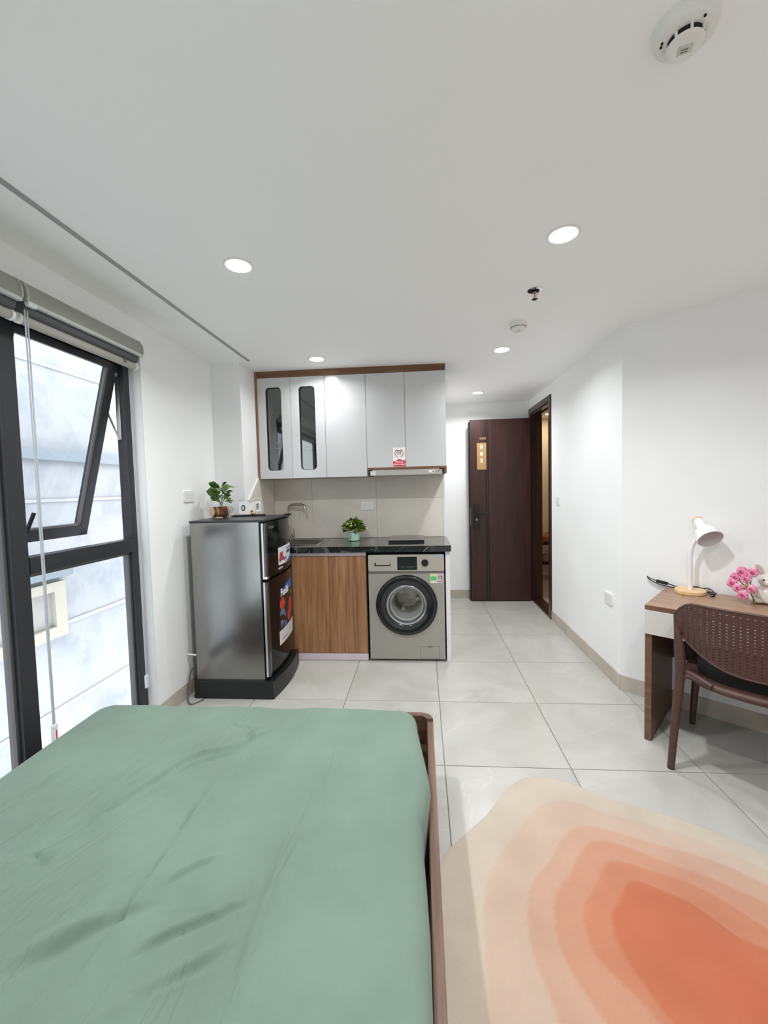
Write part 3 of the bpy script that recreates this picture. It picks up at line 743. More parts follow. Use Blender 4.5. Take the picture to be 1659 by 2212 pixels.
# ------------------------------------------------------------------ washing machine
wm = thing('washing_machine', 'silver grey front loading washing machine with dark round door', 'washing machine', (-.133, 3.42, 0))
X0, X1 = -.428, .158; YM = 3.150
b = B().box(X0, X0 + .006, YM + .012, 3.66, .018, .838).box(X1 - .006, X1, YM + .012, 3.66, .018, .838).box(X0 + .006, X1 - .006, YM + .012, 3.66, .832, .838).box(X0 + .006, X1 - .006, YM + .012, 3.66, .018, .024).box(X0 + .006, X1 - .006, 3.654, 3.66, .024, .832)
obj('body', b, M_wm, wm)
ol, il = [], []
for k in range(64):
    a = 2 * math.pi * k / 64 + math.pi / 64; c, s_ = math.cos(a), math.sin(a); ox, oz = -.136, .449
    tq = min((X1 - ox) / c if c > 0 else (X0 - ox) / c, (.692 - oz) / s_ if s_ > 0 else (.020 - oz) / s_)
    ol.append((ox + c * tq, oz + s_ * tq)); il.append((ox + .16 * c, oz + .16 * s_))
for cx2, cz2 in ((X0, .020), (X1, .020), (X1, .692), (X0, .692)):
    k = min(range(64), key=lambda q: (ol[q][0] - cx2) ** 2 + (ol[q][1] - cz2) ** 2); ol[k] = (cx2, cz2)
obj('front_panel', B().ring_plate(ol, il, 0, .012, FRONT(YM + .012)), M_wm, wm, sharp=.3)
cp = obj('control_panel', B().prism(rrect(X0, X1, .714, .842, .008), 0, .014, FRONT(YM + .012), bev=.003), M_wm_panel, wm)
obj('panel_groove', B().box(X0 + .001, X1 - .001, YM + .004, YM + .013, .692, .714), mat('machine_groove_grey', '7c7a74', .4, .5), wm)
yq = YM - .002
dw = obj('detergent_drawer', B().prism(rrect(X0 + .004, -.208, .718, .838, .006), 0, .0012, FRONT(yq), bev=.0005), M_wm_panel, wm)
obj('drawer_slot', B().prism(rrect(-.378, -.253, .754, .782, .004), 0, .001, FRONT(yq - .0012)), M_black, dw)
obj('drawer_grip', B().prism(rrect(-.368, -.256, .764, .784, .004), 0, .004, FRONT(yq - .002), bev=.001), M_wm_panel, dw)
text('brand_mark', 'Casper', .017, mat('pale_brand_print', 'c9c6bf', .4), dw, axes((-.385, yq - .0016, .818), (1, 0, 0), (0, 0, 1), (0, -1, 0)))
dp = obj('display', B().prism(rrect(-.201, -.049, .722, .825, .003), 0, .0016, FRONT(yq), bev=.0005), M_black_gl, cp)
obj('display_print', B().box(-.195, -.056, yq - .0022, yq - .0016, .7485, .7495).box(-.168, -.152, yq - .0022, yq - .0016, .742, .745).box(-.135, -.075, yq - .0022, yq - .0016, .743, .7455), mat('display_grey', '5f6b74', .5), dp)
obj('dial', B().lathe([(.027, 0), (.026, .014), (.022, .018), (0, .018)], axes((.012, yq, .778), (1, 0, 0), (0, 0, 1), (0, -1, 0)), 28), M_black, cp)
for xa in (-.042, .048):
    for k in range(6): obj('dial_print', B().box(xa, xa + .019, yq - .0006, yq, .745 + k * .012, .7465 + k * .012), mat('panel_print', 'bdb9b0', .5), cp)
for z in (.80, .757):
    obj('button', B().prism(rrect(.078, .104, z - .005, z + .005, .003), 0, .002, FRONT(yq), bev=.0006), M_wm_panel, cp)
cx_, cz_ = -.136, .449
MD = axes((cx_, YM, cz_), (1, 0, 0), (0, 0, 1), (0, -1, 0))
dg = obj('door_ring', B().lathe([(.150, .0), (.233, .0), (.233, .012), (.228, .024), (.215, .030), (.185, .024), (.158, .012), (.153, .006)], MD, 72), M_wm_ring, wm)
obj('door_edge', B().lathe([(.232, -.002), (.237, -.002), (.237, .012), (.233, .014)], MD, 72), M_black_gl, dg)
obj('bezel', B().lathe([(.158, .010), (.152, .016), (.142, .012), (.134, -.010), (.128, -.03)], MD, 64), M_wm_bezel, dg)
obj('porthole', B().lathe([(.136, .002), (.12, .010), (.08, .016), (.04, .018), (0, .019)], MD, 48), M_port, dg)
obj('gasket', B().lathe([(.160, -.004), (.140, -.012), (.120, -.03), (.112, -.10), (.105, -.13)], MD, 48), mat('grey_gasket', 'a9a9a7', .4), dg)
obj('drum', B().lathe([(.108, -.11), (.108, -.26), (.09, -.275), (0, -.27)], MD, 40), M_drum, wm)
for k in range(3):
    obj('drum_paddle', B().box(-.014, .014, .07, .105, -.25, -.14, .006, M=MD @ Matrix.Rotation(k * 2.094 + .6, 4, 'Z')), M_drum, wm)
fp = obj('filter_flap', B().prism(rrect(-.033, .114, .028, .118, .008), 0, .001, FRONT(YM), bev=.0003), M_wm, wm)
obj('flap_gap', B().ring_plate(rrect(-.035, .116, .026, .120, .009), rrect(-.033, .114, .028, .118, .008), 0, .0006, FRONT(YM)), mat('gap_dark_grey', '4c4b47', .6), fp)
obj('flap_notch', B().prism(rrect(.022, .056, .114, .118, .0015, 2), .001, .0016, FRONT(YM)), M_black, fp)
s1 = obj('energy_label', B().box(.052, .100, YM - .0006, YM, .619, .691), mat('label_pale', 'dfe6d8', .5), wm)
obj('label_band', B().box(.054, .098, YM - .001, YM - .0006, .672, .689), mat('label_yellow', 'd8dc9a', .5), s1)
obj('label_block', B().box(.054, .098, YM - .001, YM - .0006, .638, .671), mat('label_green', '55c667', .5), s1)
s2 = obj('warranty_label', B().box(.102, .150, YM - .0006, YM, .621, .692), mat('label_lilac', 'd9ccd0', .5), wm)
text('label_number', '12', .04, M_text_dark, s2, axes((.127, YM - .001, .660), (1, 0, 0), (0, 0, 1), (0, -1, 0)), bold=.0007)
for xa, xb, za, zb in ((.106, .146, .629, .635), (.106, .140, .681, .684)): obj('label_line', B().box(xa, xb, YM - .001, YM - .0006, za, zb), mat('label_wine', '9b4a5c', .5), s2)
obj('blue_sticker', B().box(.112, .152, yq - .0005, yq, .824, .839), mat('blue_film', '8fb0d8', .4), wm)
for x in (X0 + .05, X1 - .05):
    for y in (YM + .06, 3.6): obj('foot', B().cyl((x, y, 0), (x, y, .02), .02, seg=14), M_black, wm)

# ------------------------------------------------------------------ upper cabinets and hood
YU = 3.35
uc = thing('upper_cabinet', 'pale grey upper kitchen cabinets framed in walnut under the ceiling', 'cabinet', (-.58, 3.5, 1.456))
ZB, ZB2, ZT = 1.458, 1.545, 2.284
b = B().box(-1.354, -1.338, YU + .018, YK - .009, ZB, ZT)
b.box(-.792, -.776, YU + .02, YK - .009, ZB, ZT).box(-.455, -.440, YU + .02, YK - .009, ZB, ZT).box(.188, .203, YU + .02, YK - .009, ZB2, ZT)
b.box(-1.338, -.455, YU + .02, YK - .009, ZB, ZB + .016).box(-.44, .188, YU + .02, YK - .009, ZB2, ZB2 + .016).box(-1.338, .188, YU + .02, YK - .009, ZT - .016, ZT).box(-1.338, .188, YK - .015, YK - .009, ZB2 + .016, ZT)
b.box(-1.338, -.455, YK - .015, YK - .009, ZB + .016, ZB2 + .02)
obj('carcass', b, M_dark_int, uc)
obj('top_filler', B().box(-1.354, .203, YU - .002, YU + .016, ZT + .001, ZC - .001, .001), M_walnut_x, uc)
obj('side_strip', B().box(-1.356, -1.341, YU - .003, YU + .3, ZB - .004, ZC - .001, .001), M_walnut, uc)
obj('hood_rail', B().box(-.439, .203, YU - .001, YU + .016, 1.508, 1.525), M_walnut_x, uc)
obj('hood_side', B().box(-.439, -.430, YU, YK - .02, ZB, 1.525), M_walnut_x, uc)
obj('hood_side', B().box(.182, .203, YU, YK - .02, 1.468, 1.525), M_walnut_x, uc)
dx = [-1.340, -1.063, -.777, -.440, -.125, .203]
for k in range(5):
    a, c = dx[k] + .0012, dx[k + 1] - .0012; z0 = ZB if k < 3 else 1.526
    if k < 2:
        g0, g1 = ((-1.270, -1.140), (-.991, -.858))[k]
        outer = rrect(a, c, z0, ZT, .002, 6); inner = rrect(g0, g1, 1.525, 2.206, .03, 6)
        d = obj('door', B().ring_plate(outer, inner, 0, .018, FRONT(YU + .018)), M_gloss_cab, uc)
        obj('glass', B().prism(rrect(g0 - .006, g1 + .006, 1.519, 2.212, .03), 0, .004, FRONT(YU + .022)), M_cabglass, d)
        obj('glass_edge', B().ring_plate(rrect(g0, g1, 1.525, 2.206, .03, 6), rrect(g0 + .004, g1 - .004, 1.529, 2.202, .027, 6), 0, .016, FRONT(YU + .018)), M_black, d)
    else:
        obj('door', B().box(a, c, YU, YU + .018, z0, ZT, .0012), M_gloss_cab, uc)
rk = thing('dish_rack', 'wire dish rack behind the glass cabinet doors', 'dish rack', (-1.06, 3.53, 1.72))
r_ = B()
for y in (3.42, 3.66):
    for z in (1.715, 1.765): r_.cyl((-1.33, y, z), (-.80, y, z), .003, seg=8)
obj('rail', r_, M_chrome, rk)
r_ = B()
for k in range(26):
    x = -1.32 + k * .0205; r_.tube([(x, 3.42, 1.765), (x, 3.44, 1.715), (x, 3.64, 1.715), (x, 3.66, 1.765)], .0016, 5)
obj('wires', r_, M_steel, rk)
r_ = B()
for k in range(13): r_.tube([(-1.32 + k * .041, 3.54, 1.715), (-1.32 + k * .041, 3.54, 1.80)], .0018, 5)
obj('plate_divider', r_, mat('grey_rack_wire', '777a7c', .4, .6), rk)
hd = thing('range_hood', 'slim grey slide-out range hood under upper cabinet', 'range hood', (-.12, 3.5, 1.456))
obj('visor', B().box(-.418, .168, YU - .012, YU + .02, 1.459, 1.505, .003), mat('grey_hood_metal', 'b3b1ab', .32, .5), hd)
obj('hood_body', B().box(-.40, .15, YU + .02, 3.66, 1.462, 1.506), mat('grey_hood_body', '9a9a96', .4, .4), hd)
obj('corner_cap', B().box(-.428, -.418, YU - .013, YU + .02, 1.460, 1.508).box(-.428, -.395, YU - .0135, YU - .011, 1.5, 1.508), M_black, hd)
obj('corner_cap', B().box(.168, .178, YU - .013, YU + .02, 1.466, 1.508).box(.143, .178, YU - .0135, YU - .011, 1.5, 1.508), M_black, hd)
sw = obj('switch_panel', B().box(.058, .106, YU - .0145, YU - .012, 1.474, 1.494), M_white_pl, hd)
obj('switch_dot', B().box(.088, .102, YU - .0155, YU - .0145, 1.481, 1.488), M_text_dark, sw)
obj('brand_sticker', B().box(-.412, -.37, YU - .0127, YU - .012, 1.463, 1.497), mat('hood_sticker', 'cfd3d8', .3), hd)
text('hood_print', 'KAFF', .012, M_text_dark, hd, axes((.135, YU - .0125, 1.486), (1, 0, 0), (0, 0, 1), (0, -1, 0)))

# sticker on the door
st = thing('notice_sticker', 'white and red notice sticker on upper cabinet door', 'sticker', (-.18, YU - .001, 1.60))
sx0, sx1, sz0, sz1 = -.228, -.128, 1.531, 1.684
obj('card', B().box(sx0, sx1, YU - .0012, YU - .0002, sz0, sz1), M_paper, st)
mx_ = (sx0 + sx1) / 2
obj('red_roof', B().prism([(sx0, sz0), (sx1, sz0), (sx1, sz0 + .046), (mx_ + .02, sz0 + .053), (mx_, sz0 + .06), (mx_ - .02, sz0 + .052), (mx_ - .026, sz0 + .044), (sx0, sz0 + .042)], 0, .0005, FRONT(YU - .0012)), M_red, st)
for a0, a1 in ((115, 250), (-70, 65)):
    P = [(mx_ + .036 * math.cos(math.radians(a0 + (a1 - a0) * k / 14)), sz0 + .108 + .036 * math.sin(math.radians(a0 + (a1 - a0) * k / 14))) for k in range(15)]
    Q = [(mx_ + .031 * math.cos(math.radians(a0 + (a1 - a0) * k / 14)), sz0 + .108 + .031 * math.sin(math.radians(a0 + (a1 - a0) * k / 14))) for k in range(15)]
    obj('red_arc', B().prism(P + Q[::-1], 0, .0005, FRONT(YU - .0012)), mat('wine_print', 'a83a4c', .5), st)
ic = B().prism([(mx_ - .020, sz0 + .124), (mx_ - .012, sz0 + .130), (mx_ + .012, sz0 + .130), (mx_ + .020, sz0 + .124), (mx_ + .016, sz0 + .116), (mx_ + .012, sz0 + .122), (mx_ - .012, sz0 + .122), (mx_ - .016, sz0 + .116)], 0, .0005, FRONT(YU - .0012))
ic.prism([(mx_ - .017, sz0 + .118), (mx_ - .013, sz0 + .118), (mx_ - .008, sz0 + .104), (mx_ - .016, sz0 + .104)], 0, .0005, FRONT(YU - .0012)).prism([(mx_ + .017, sz0 + .118), (mx_ + .013, sz0 + .118), (mx_ + .008, sz0 + .104), (mx_ + .016, sz0 + .104)], 0, .0005, FRONT(YU - .0012))
ic.prism([(mx_, sz0 + .116), (mx_ - .006, sz0 + .105), (mx_ + .006, sz0 + .105)], 0, .0005, FRONT(YU - .0012)).prism([(mx_ - .009, sz0 + .103), (mx_ - .016, sz0 + .092), (mx_ - .011, sz0 + .092), (mx_ - .004, sz0 + .102)], 0, .0005, FRONT(YU - .0012)).prism([(mx_ + .009, sz0 + .103), (mx_ + .016, sz0 + .092), (mx_ + .011, sz0 + .092), (mx_ + .004, sz0 + .102)], 0, .0005, FRONT(YU - .0012))
obj('emblem', ic, M_text_dark, st)
text('sticker_text', 'NHÀ ĐẸ', .017, M_text_white, st, axes((mx_, YU - .002, sz0 + .036), (1, 0, 0), (0, 0, 1), (0, -1, 0)), bold=.0005)
text('sticker_text', 'NỘI QUY PHÒNG HỌC', .0155, M_text_white, st, axes((mx_, YU - .002, sz0 + .016), (1, 0, 0), (0, 0, 1), (0, -1, 0)), bold=.0006, sx=.62)

# ------------------------------------------------------------------ potted plant on the worktop
def leaf_mesh(L, w, bend=.25):
    b = B(); n = 5; rows = []
    for i in range(n + 1):
        t = i / n; ww = w * math.sin(math.pi * min(1, t * .92 + .06)) ** .8; z = -bend * L * t * t
        rows.append([b.bm.verts.new((-ww, L * t, z + .18 * ww)), b.bm.verts.new((0, L * t, z)), b.bm.verts.new((ww, L * t, z + .18 * ww))])
    for a, c in zip(rows, rows[1:]):
        for k in range(2): b.bm.faces.new((a[k], a[k + 1], c[k + 1], c[k]))
    return b
def add_leaves(parent, name, m, L, w, spots, bend=.25):
    proto = obj(name, leaf_mesh(L, w, bend), m, None)
    for k, (p, az, el, s) in enumerate(spots):
        o = proto if k == 0 else proto.copy()
        if k: COL.objects.link(o)
        o.parent = parent
        o.location = Vector(p) - parent.location
        o.rotation_euler = (Matrix.Rotation(az, 3, 'Z') @ Matrix.Rotation(el, 3, 'X') @ Matrix.Rotation(1.1 * math.sin(k * 2.7), 3, 'Y')).to_euler(); o.scale = (s, s, s)
PX, PY = -.592, 3.50
pp = thing('potted_plant', 'small bushy plant in a mint green ceramic jar', 'potted plant', (PX, PY, CT))
obj('jar', B().lathe([(0, 0), (.042, 0), (.049, .006), (.050, .05), (.046, .07), (.040, .078), (.043, .084), (.043, .089), (.037, .089), (.036, .078), (0, .076)], Matrix.Translation((PX, PY, CT)), 32), M_mint, pp)
obj('jar_rim', B().lathe([(.0405, .079), (.0445, .082), (.0445, .0895), (.039, .0895)], Matrix.Translation((PX, PY, CT)), 32), M_white_pl, pp)
obj('twine', B().tube([(PX + .042 * math.cos(a), PY + .042 * math.sin(a), CT + .077 - .003 * math.sin(a * 2)) for a in [k * math.pi / 12 for k in range(24)]], .0022, 6, closed=True).tube([(PX - .016, PY - .042, CT + .075), (PX - .019, PY - .050, CT + .04), (PX - .024, PY - .050, CT + .006)], .0016, 6).tube([(PX + .012, PY - .044, CT + .074), (PX + .02, PY - .048, CT + .066), (PX + .027, PY - .045, CT + .07)], .002, 6), M_twine, pp)
rnd = random.Random(4); spots = []
for k in range(230):
    az = rnd.uniform(0, 2 * math.pi); el = math.asin(rnd.uniform(.0, 1)); rr = rnd.uniform(.35, 1)
    p = (PX + .078 * rr * math.cos(az) * math.cos(el), PY + .060 * rr * math.sin(az) * math.cos(el), CT + .088 + .085 * rr * math.sin(el))
    spots.append((p, az - math.pi / 2, el * .9 + rnd.uniform(-.3, .3), rnd.uniform(.7, 1.2)))
add_leaves(pp, 'leaf', M_leaf2, .040, .013, spots)
bb = B()
for k in range(12):
    az = rnd.uniform(math.pi, 2 * math.pi); el = rnd.uniform(.1, 1.1)
    bb.sphere((PX + .078 * math.cos(az) * math.cos(el), PY + .068 * math.sin(az) * math.cos(el), CT + .092 + .085 * math.sin(el)), .0055, seg=8, rings=6)
obj('buds', bb, M_bud, pp)
obj('stems', B().cyl((PX, PY, CT + .076), (PX, PY, CT + .12), .012, .02, seg=10), mat('dark_green_stems', '22381a', .8), pp)

# ------------------------------------------------------------------ fridge
fr = thing('refrigerator', 'black two-door refrigerator standing against left wall', 'refrigerator', (-1.27, 2.83, 0))
FX0, FXD = -1.515, -1.048; FY0, FY1 = 2.565, 3.095; FT = 1.162
obj('cabinet', B().box(FX0, FXD, FY0, FY1, .11, FT, .008), M_fr_side, fr)
obj('top_cover', B().box(FX0 - .004, FXD + .03, FY0 - .004, FY1 + .002, FT - .004, FT + .012, .006), mat('dark_fridge_top', '2b2c2d', .35), fr)
base = [(FX0 - .006, FY0 - .022), (FXD + .06, FY0 - .022)]
base += [(FXD + .06 + .028 * math.sin(math.pi * k / 8), FY0 - .022 + (FY1 - FY0 + .024) * k / 8) for k in range(1, 8)]
base += [(FXD + .06, FY1 + .002), (FX0 - .006, FY1 + .002)]
obj('plinth', B().prism(base, 0, .118, bev=.01), M_fr_base, fr)
yc_, hw_ = (FY0 + FY1) / 2, (FY1 - FY0) / 2
def doorx(y): return -1.024 + .026 * (1 - ((y - yc_) / hw_) ** 2)
def fridge_door(z0, z1):
    n = 16; poly = [(FXD + .004, FY0), ] + [(doorx(FY0 + (FY1 - FY0) * k / n), FY0 + (FY1 - FY0) * k / n) for k in range(n + 1)] + [(FXD + .004, FY1)]
    return obj('fridge_door', B().prism(poly, z0, z1, bev=.004), M_fr_door, fr)
ud = fridge_door(.788, FT - .006); ld = fridge_door(.128, .772)
for d, z0, z1 in ((ud, .795, FT - .012), (ld, .14, .766)):
    obj('edge_strip', B().box(-1.036, -1.022, FY0 - .006, FY0 + .002, z0, z1, .003), mat('pale_polished_strip', 'dedcd6', .22, .6), d)
    obj('grip_strip', B().box(-1.022, -1.008, FY0 - .002, FY0 + .03, z0, z1, .004), mat('dark_chrome', '6e7074', .18, .9), d)
obj('handle_end', B().box(-1.036, -1.004, FY0 - .005, FY0 + .03, .785, .803, .003), M_chrome, ud)
obj('hinge_cap', B().box(-1.05, -1.0, FY1 - .05, FY1 - .01, FT + .008, FT + .02, .004), M_black, fr)
def door_patch(name, poly, m, par, off=.0012):
    """a flat print bent onto the curved door: poly in (y, z)"""
    b = B(); P = [b.bm.verts.new((0, y, z)) for y, z in poly]; b.bm.faces.new(P)
    ys = np.linspace(min(p[0] for p in poly), max(p[0] for p in poly), 8)[1:-1]
    for yv in ys: bmesh.ops.bisect_plane(b.bm, geom=list(b.bm.verts) + list(b.bm.edges) + list(b.bm.faces), plane_co=(0, yv, 0), plane_no=(0, 1, 0))
    for v in b.bm.verts: v.co.x = doorx(v.co.y) + off
    return obj(name, b, m, par)
def blob(cy, cz, ry, rz, n=14): return [(cy + ry * math.cos(2 * math.pi * k / n), cz + rz * math.sin(2 * math.pi * k / n)) for k in range(n)]
def wtext(name, body, size, m, par, y, z, off=.0022, bold=0.0):
    return text(name, body, size, m, par, None, extrude=.0002, bold=bold, warp=lambda c: (doorx(y + c.x) + off + c.z, y + c.x, z + c.y))
M_fruit = mat('fruit_red_print', 'b5222c', .4); add_noise_col(M_fruit, '8e1420', 'd24a3c', nscale=25, detail=3)
M_berry = mat('berry_blue_print', '3b4a78', .4); add_noise_col(M_berry, '1c2748', '7888b8', nscale=40, detail=3)
M_blue = mat('poster_blue', '2c62ae', .4)
up_ = door_patch('upper_poster', [(2.757, .841), (3.06, .833), (3.06, .965), (2.757, .962)], mat('poster_white', 'd9dde2', .35), ud)
door_patch('poster_corner', [(2.90, .838), (3.06, .834), (3.06, .872)], M_blue, up_, .0016)
for cy, cz, r in ((2.80, .905, .022), (2.825, .888, .022), (2.79, .878, .02), (2.83, .915, .016), (2.852, .878, .016)): door_patch('printed_fruit', blob(cy, cz, r, r), M_fruit, up_, .0017)
for cy, cz, r in ((2.865, .868, .012), (2.89, .872, .013), (2.915, .871, .011)): door_patch('printed_berry', blob(cy, cz, r, r), M_berry, up_, .0018)
wtext('poster_text', 'Làm lạnh', .026, mat('poster_navy', '2a3f63', .4), up_, 2.985, .937)
wtext('poster_text', 'NHANH', .03, mat('poster_navy', '2a3f63', .4), up_, 2.985, .910, bold=.001)
wtext('poster_text', 'INVERTER', .018, M_text_white, ud, 2.79, .818)
wtext('brand_mark', 'Funiki', .03, mat('brand_silver', '9a9b9d', .3, .6), ud, 2.66, 1.118)
lp_ = door_patch('lower_poster', [(2.73, .384), (3.066, .392), (3.06, .700), (2.90, .692), (2.74, .61)], mat('poster_dark', '14161c', .3), ld)
door_patch('poster_corner', [(2.80, .655), (3.06, .625), (3.06, .700), (2.90, .692)], M_blue, lp_, .0016)
wtext('poster_brand', 'Funiki', .072, M_text_white, lp_, 2.855, .640, .0026, bold=.0022)
for cy, cz, ry, rz in ((2.80, .565, .05, .045), (2.985, .51, .06, .055), (2.945, .445, .05, .045)): door_patch('printed_fruit', blob(cy, cz, ry, rz), M_fruit, lp_, .0018)
for cy, cz, r in ((2.77, .505, .024), (2.815, .50, .022), (2.845, .475, .02), (2.78, .425, .026), (2.83, .415, .024), (2.868, .40, .018)): door_patch('printed_berry', blob(cy, cz, r, r), M_berry, lp_, .0018)
door_patch('printed_leaf', [(2.96, .60), (3.0, .60), (3.05, .565), (3.05, .585), (3.02, .61)], M_leaf, lp_, .0018)
door_patch('poster_footer', [(2.729, .285), (3.054, .287), (3.066, .390), (2.729, .382)], mat('poster_grey_white', 'd2d0d0', .35), lp_, .0014)
wtext('poster_text', 'TIẾT KIỆM ĐIỆN', .016, mat('poster_grey_text', '8a888a', .4), lp_, 2.83, .315)
door_patch('energy_sticker', [(3.055, 1.09), (3.085, 1.09), (3.085, 1.145), (3.055, 1.145)], mat('sticker_green_white', 'c7d8c0', .4), ud)
pc = B().tube(smooth_path([(FX0 - .002, 2.60, .22), (XL + .02, 2.58, .16), (XL + .03, 2.52, .04), (XL + .08, 2.46, .006), (XL + .13, 2.52, .005), (XL + .12, 2.545, .005)], 8), .004, 8)
obj('power_cord', pc, mat('grey_cord', '55565a', .5), fr)
obj('cord_plug', B().tube([(FX0 - .001, 2.575, .28), (FX0 - .06, 2.575, .285)], .006, 8), M_white_pl, fr)

# things on the fridge
FZ = FT + .012
lg = thing('log_planter', 'small leafy plant growing from a cut log', 'potted plant', (-1.435, 2.84, FZ))
a_ = Vector((.62, .78, 0)); lc = Vector((-1.44, 2.83, FZ + .044)); ax = axes(lc - a_ * .055, (0, 0, 1), (a_.y, -a_.x, 0), a_)
obj('log', B().lathe([(0, 0), (.034, 0), (.036, .002), (.036, .024), (.033, .026), (.033, .030), (.036, .032), (.037, .108), (.034, .110), (0, .110)], ax, 28), M_bark, lg)
obj('cut_end', B().lathe([(0, -.0025), (.0335, -.0025), (.035, .001)], ax, 28), M_logend, lg)
obj('bark_ring', B().lathe([(.0365, .022), (.0385, .026), (.0365, .031)], ax, 28).lathe([(.037, .098), (.039, .102), (.037, .107)], ax, 28), mat('pale_bark', 'b08a5e', .8), lg)
obj('stand', B().tube([lc + Vector((-.045, -.032, -.0395)), lc + Vector((.035, -.036, -.0395))], .0042, 8).tube([lc + Vector((-.025, .04, -.0395)), lc + Vector((.055, .03, -.0395))], .0042, 8), mat('pale_stick', 'd5c9b0', .7), lg)
sb = B(); spots = []; rnd = random.Random(11)
for k in range(7):
    az = k * .9; top = lc + Vector((.012 + .05 * math.cos(az), .05 * math.sin(az), .11 + .025 * (k % 3)))
    sb.tube(smooth_path([lc + Vector((.012, 0, .03)), lc + Vector((.012 + .012 * math.cos(az), .012 * math.sin(az), .07)), top], 4), .0025, 6)
for k in range(34):
    az = k * 2.4; h = .07 + .115 * (k / 34); rr = .016 + .03 * rnd.random() * (1 - .4 * k / 34)
    p = lc + Vector((.012 + rr * math.cos(az), rr * math.sin(az), h))
    spots.append((p, az - math.pi / 2, rnd.uniform(-.25, .7) + .5 * (k / 34), rnd.uniform(.75, 1.15)))
obj('stems', sb, M_stem, lg)
add_leaves(lg, 'leaf', M_leaf, .060, .026, spots, .25)

cl = thing('flip_calendar', 'flip desk calendar with black base on the fridge', 'calendar', (-1.285, 2.97, FZ), math.radians(20), local=True)
obj('base', B().box(-.115, .115, -.035, .035, .002, .012, .001).box(-.125, .06, .0, .045, .001, .004), M_black, cl)
obj('wire_frame', B().tube([(-.075, 0, .012), (-.075, 0, .118), (.085, 0, .128), (.085, 0, .012)], .0018, 6), M_white_pl, cl)
def card(x0, x1, z0, z1, y): return B().box(x0, x1, y, y + .001, z0, z1)
c1 = obj('day_card', card(-.07, -.012, .016, .108, -.012), M_paper, cl)
text('day_digit', '0', .062, M_text_dark, c1, axes((-.040, -.0125, .060), (1, 0, 0), (0, 0, 1), (0, -1, 0)), bold=.001)
obj('day_card', card(-.006, .040, .028, .106, -.004), M_paper, cl)
c2 = obj('month_card', card(.046, .082, .034, .108, -.014), M_paper, cl)
text('month_text', 'FEB', .030, M_text_dark, c2, axes((.064, -.0145, .071), (0, 0, 1), (-1, 0, 0), (0, -1, 0)), bold=.0006)
rg = B()
for x in (-.055, -.026, .012, .055): rg.tube([(x + .012 * math.cos(a), -.006, .112 + .012 * math.sin(a)) for a in [k * math.pi / 8 for k in range(16)]], .0011, 5, closed=True)
obj('binder_ring', rg, M_chrome, cl)
obj('gold_bead_figure', B().sphere((.022, -.024, .021), .010, seg=14).sphere((.020, -.024, .038), .0095, seg=14).sphere((.038, -.022, .018), .007, seg=12), M_brass, cl)

# ------------------------------------------------------------------ desk against the angled wall
RZ = math.atan2(DU.y, DU.x)
def dloc(a, d, z=0): return C0 + DU * a + DN * d + Vector((0, 0, z))
DA0, DA1, DZT = .252, 1.30, .722
ds = thing('desk', 'small walnut desk with pale grey drawers against angled wall', 'desk', dloc((DA0 + DA1) / 2, .25), RZ, local=True)
hwD = (DA1 - DA0) / 2; yb, yfD = .238, -.240   # local y: + towards the wall
obj('desk_top', B().box(-hwD, hwD, yfD - .005, yb, DZT - .003, DZT), M_desk_top, ds)
obj('top_edge', B().box(-hwD, hwD, yfD - .006, yb, DZT - .024, DZT - .003, .001), M_desk_edge, ds)
for s in (-1, 1):
    xa = -hwD + .001 if s < 0 else hwD - .033
    obj('side_panel', B().box(xa, xa + .032, yfD, yb, .0, DZT - .024, .001), M_desk_side, ds)
    obj('panel_edge', B().box(xa + .001, xa + .031, yfD - .0015, yfD, .0, .565), M_desk_edge, ds)
for k in range(2):
    xa = -hwD + .002 + k * hwD
    obj('drawer', B().box(xa, xa + hwD - .004, yfD - .012, yfD + .006, .572, DZT - .026, .001).box(xa + .04, xa + hwD - .04, yfD + .006, yb - .02, .585, DZT - .04), M_drawer, ds)
obj('modesty_panel', B().box(-hwD + .033, hwD - .033, yb - .025, yb - .008, .31, .585), mat('dark_desk_back', '2e211a', .5), ds)

# things on the desk
LC = dloc(.380, .085, DZT)
lp = thing('desk_lamp', 'white gooseneck desk lamp on round pale wood base', 'desk lamp', LC, RZ, local=True)
obj('base', B().lathe([(0, 0), (.072, 0), (.075, .003), (.075, .018), (.072, .021), (0, .021)], None, 40), M_lampwood, lp)
stem_pts = smooth_path([(0, 0, .021), (0, 0, .12), (-.002, 0, .20), (.004, 0, .258), (.022, 0, .305), (.038, .004, .328)], 8)
obj('neck', B().tube(stem_pts, .0115, 14), M_lampwhite, lp)
shd = Vector((.47, -.58, -.63)).normalized()          # where the lamp points
so = Vector((.022, .045, .412)); xax = shd.orthogonal().normalized(); ML = axes(so, xax, shd.cross(xax), shd)
obj('shade', B().lathe([(.022, 0), (.024, .004), (.026, .05), (.030, .062), (.048, .082), (.058, .11), (.061, .145), (.0605, .1455), (.0565, .11), (.046, .085), (.026, .065)], ML, 40), M_lampwhite, lp)
obj('shade_inside', B().lathe([(.0595, .1445), (.0555, .11), (.045, .086), (.026, .066), (0, .064)], ML, 40), M_lampin, lp)
obj('wood_cap', B().lathe([(0, -.010), (.022, -.010), (.0245, -.006), (.0245, .002), (0, .002)], ML, 32), M_lampwood, lp)
obj('vent_slot', B().box(.0245, .0262, -.008, -.004, .012, .042, M=ML @ Matrix.Rotation(2.2, 4, 'Z')).box(.0245, .0262, .003, .007, .012, .042, M=ML @ Matrix.Rotation(2.2, 4, 'Z')), M_black, lp)
obj('bulb_holder', B().lathe([(.016, .05), (.016, .075), (0, .078)], ML, 20), M_white_pl, lp)
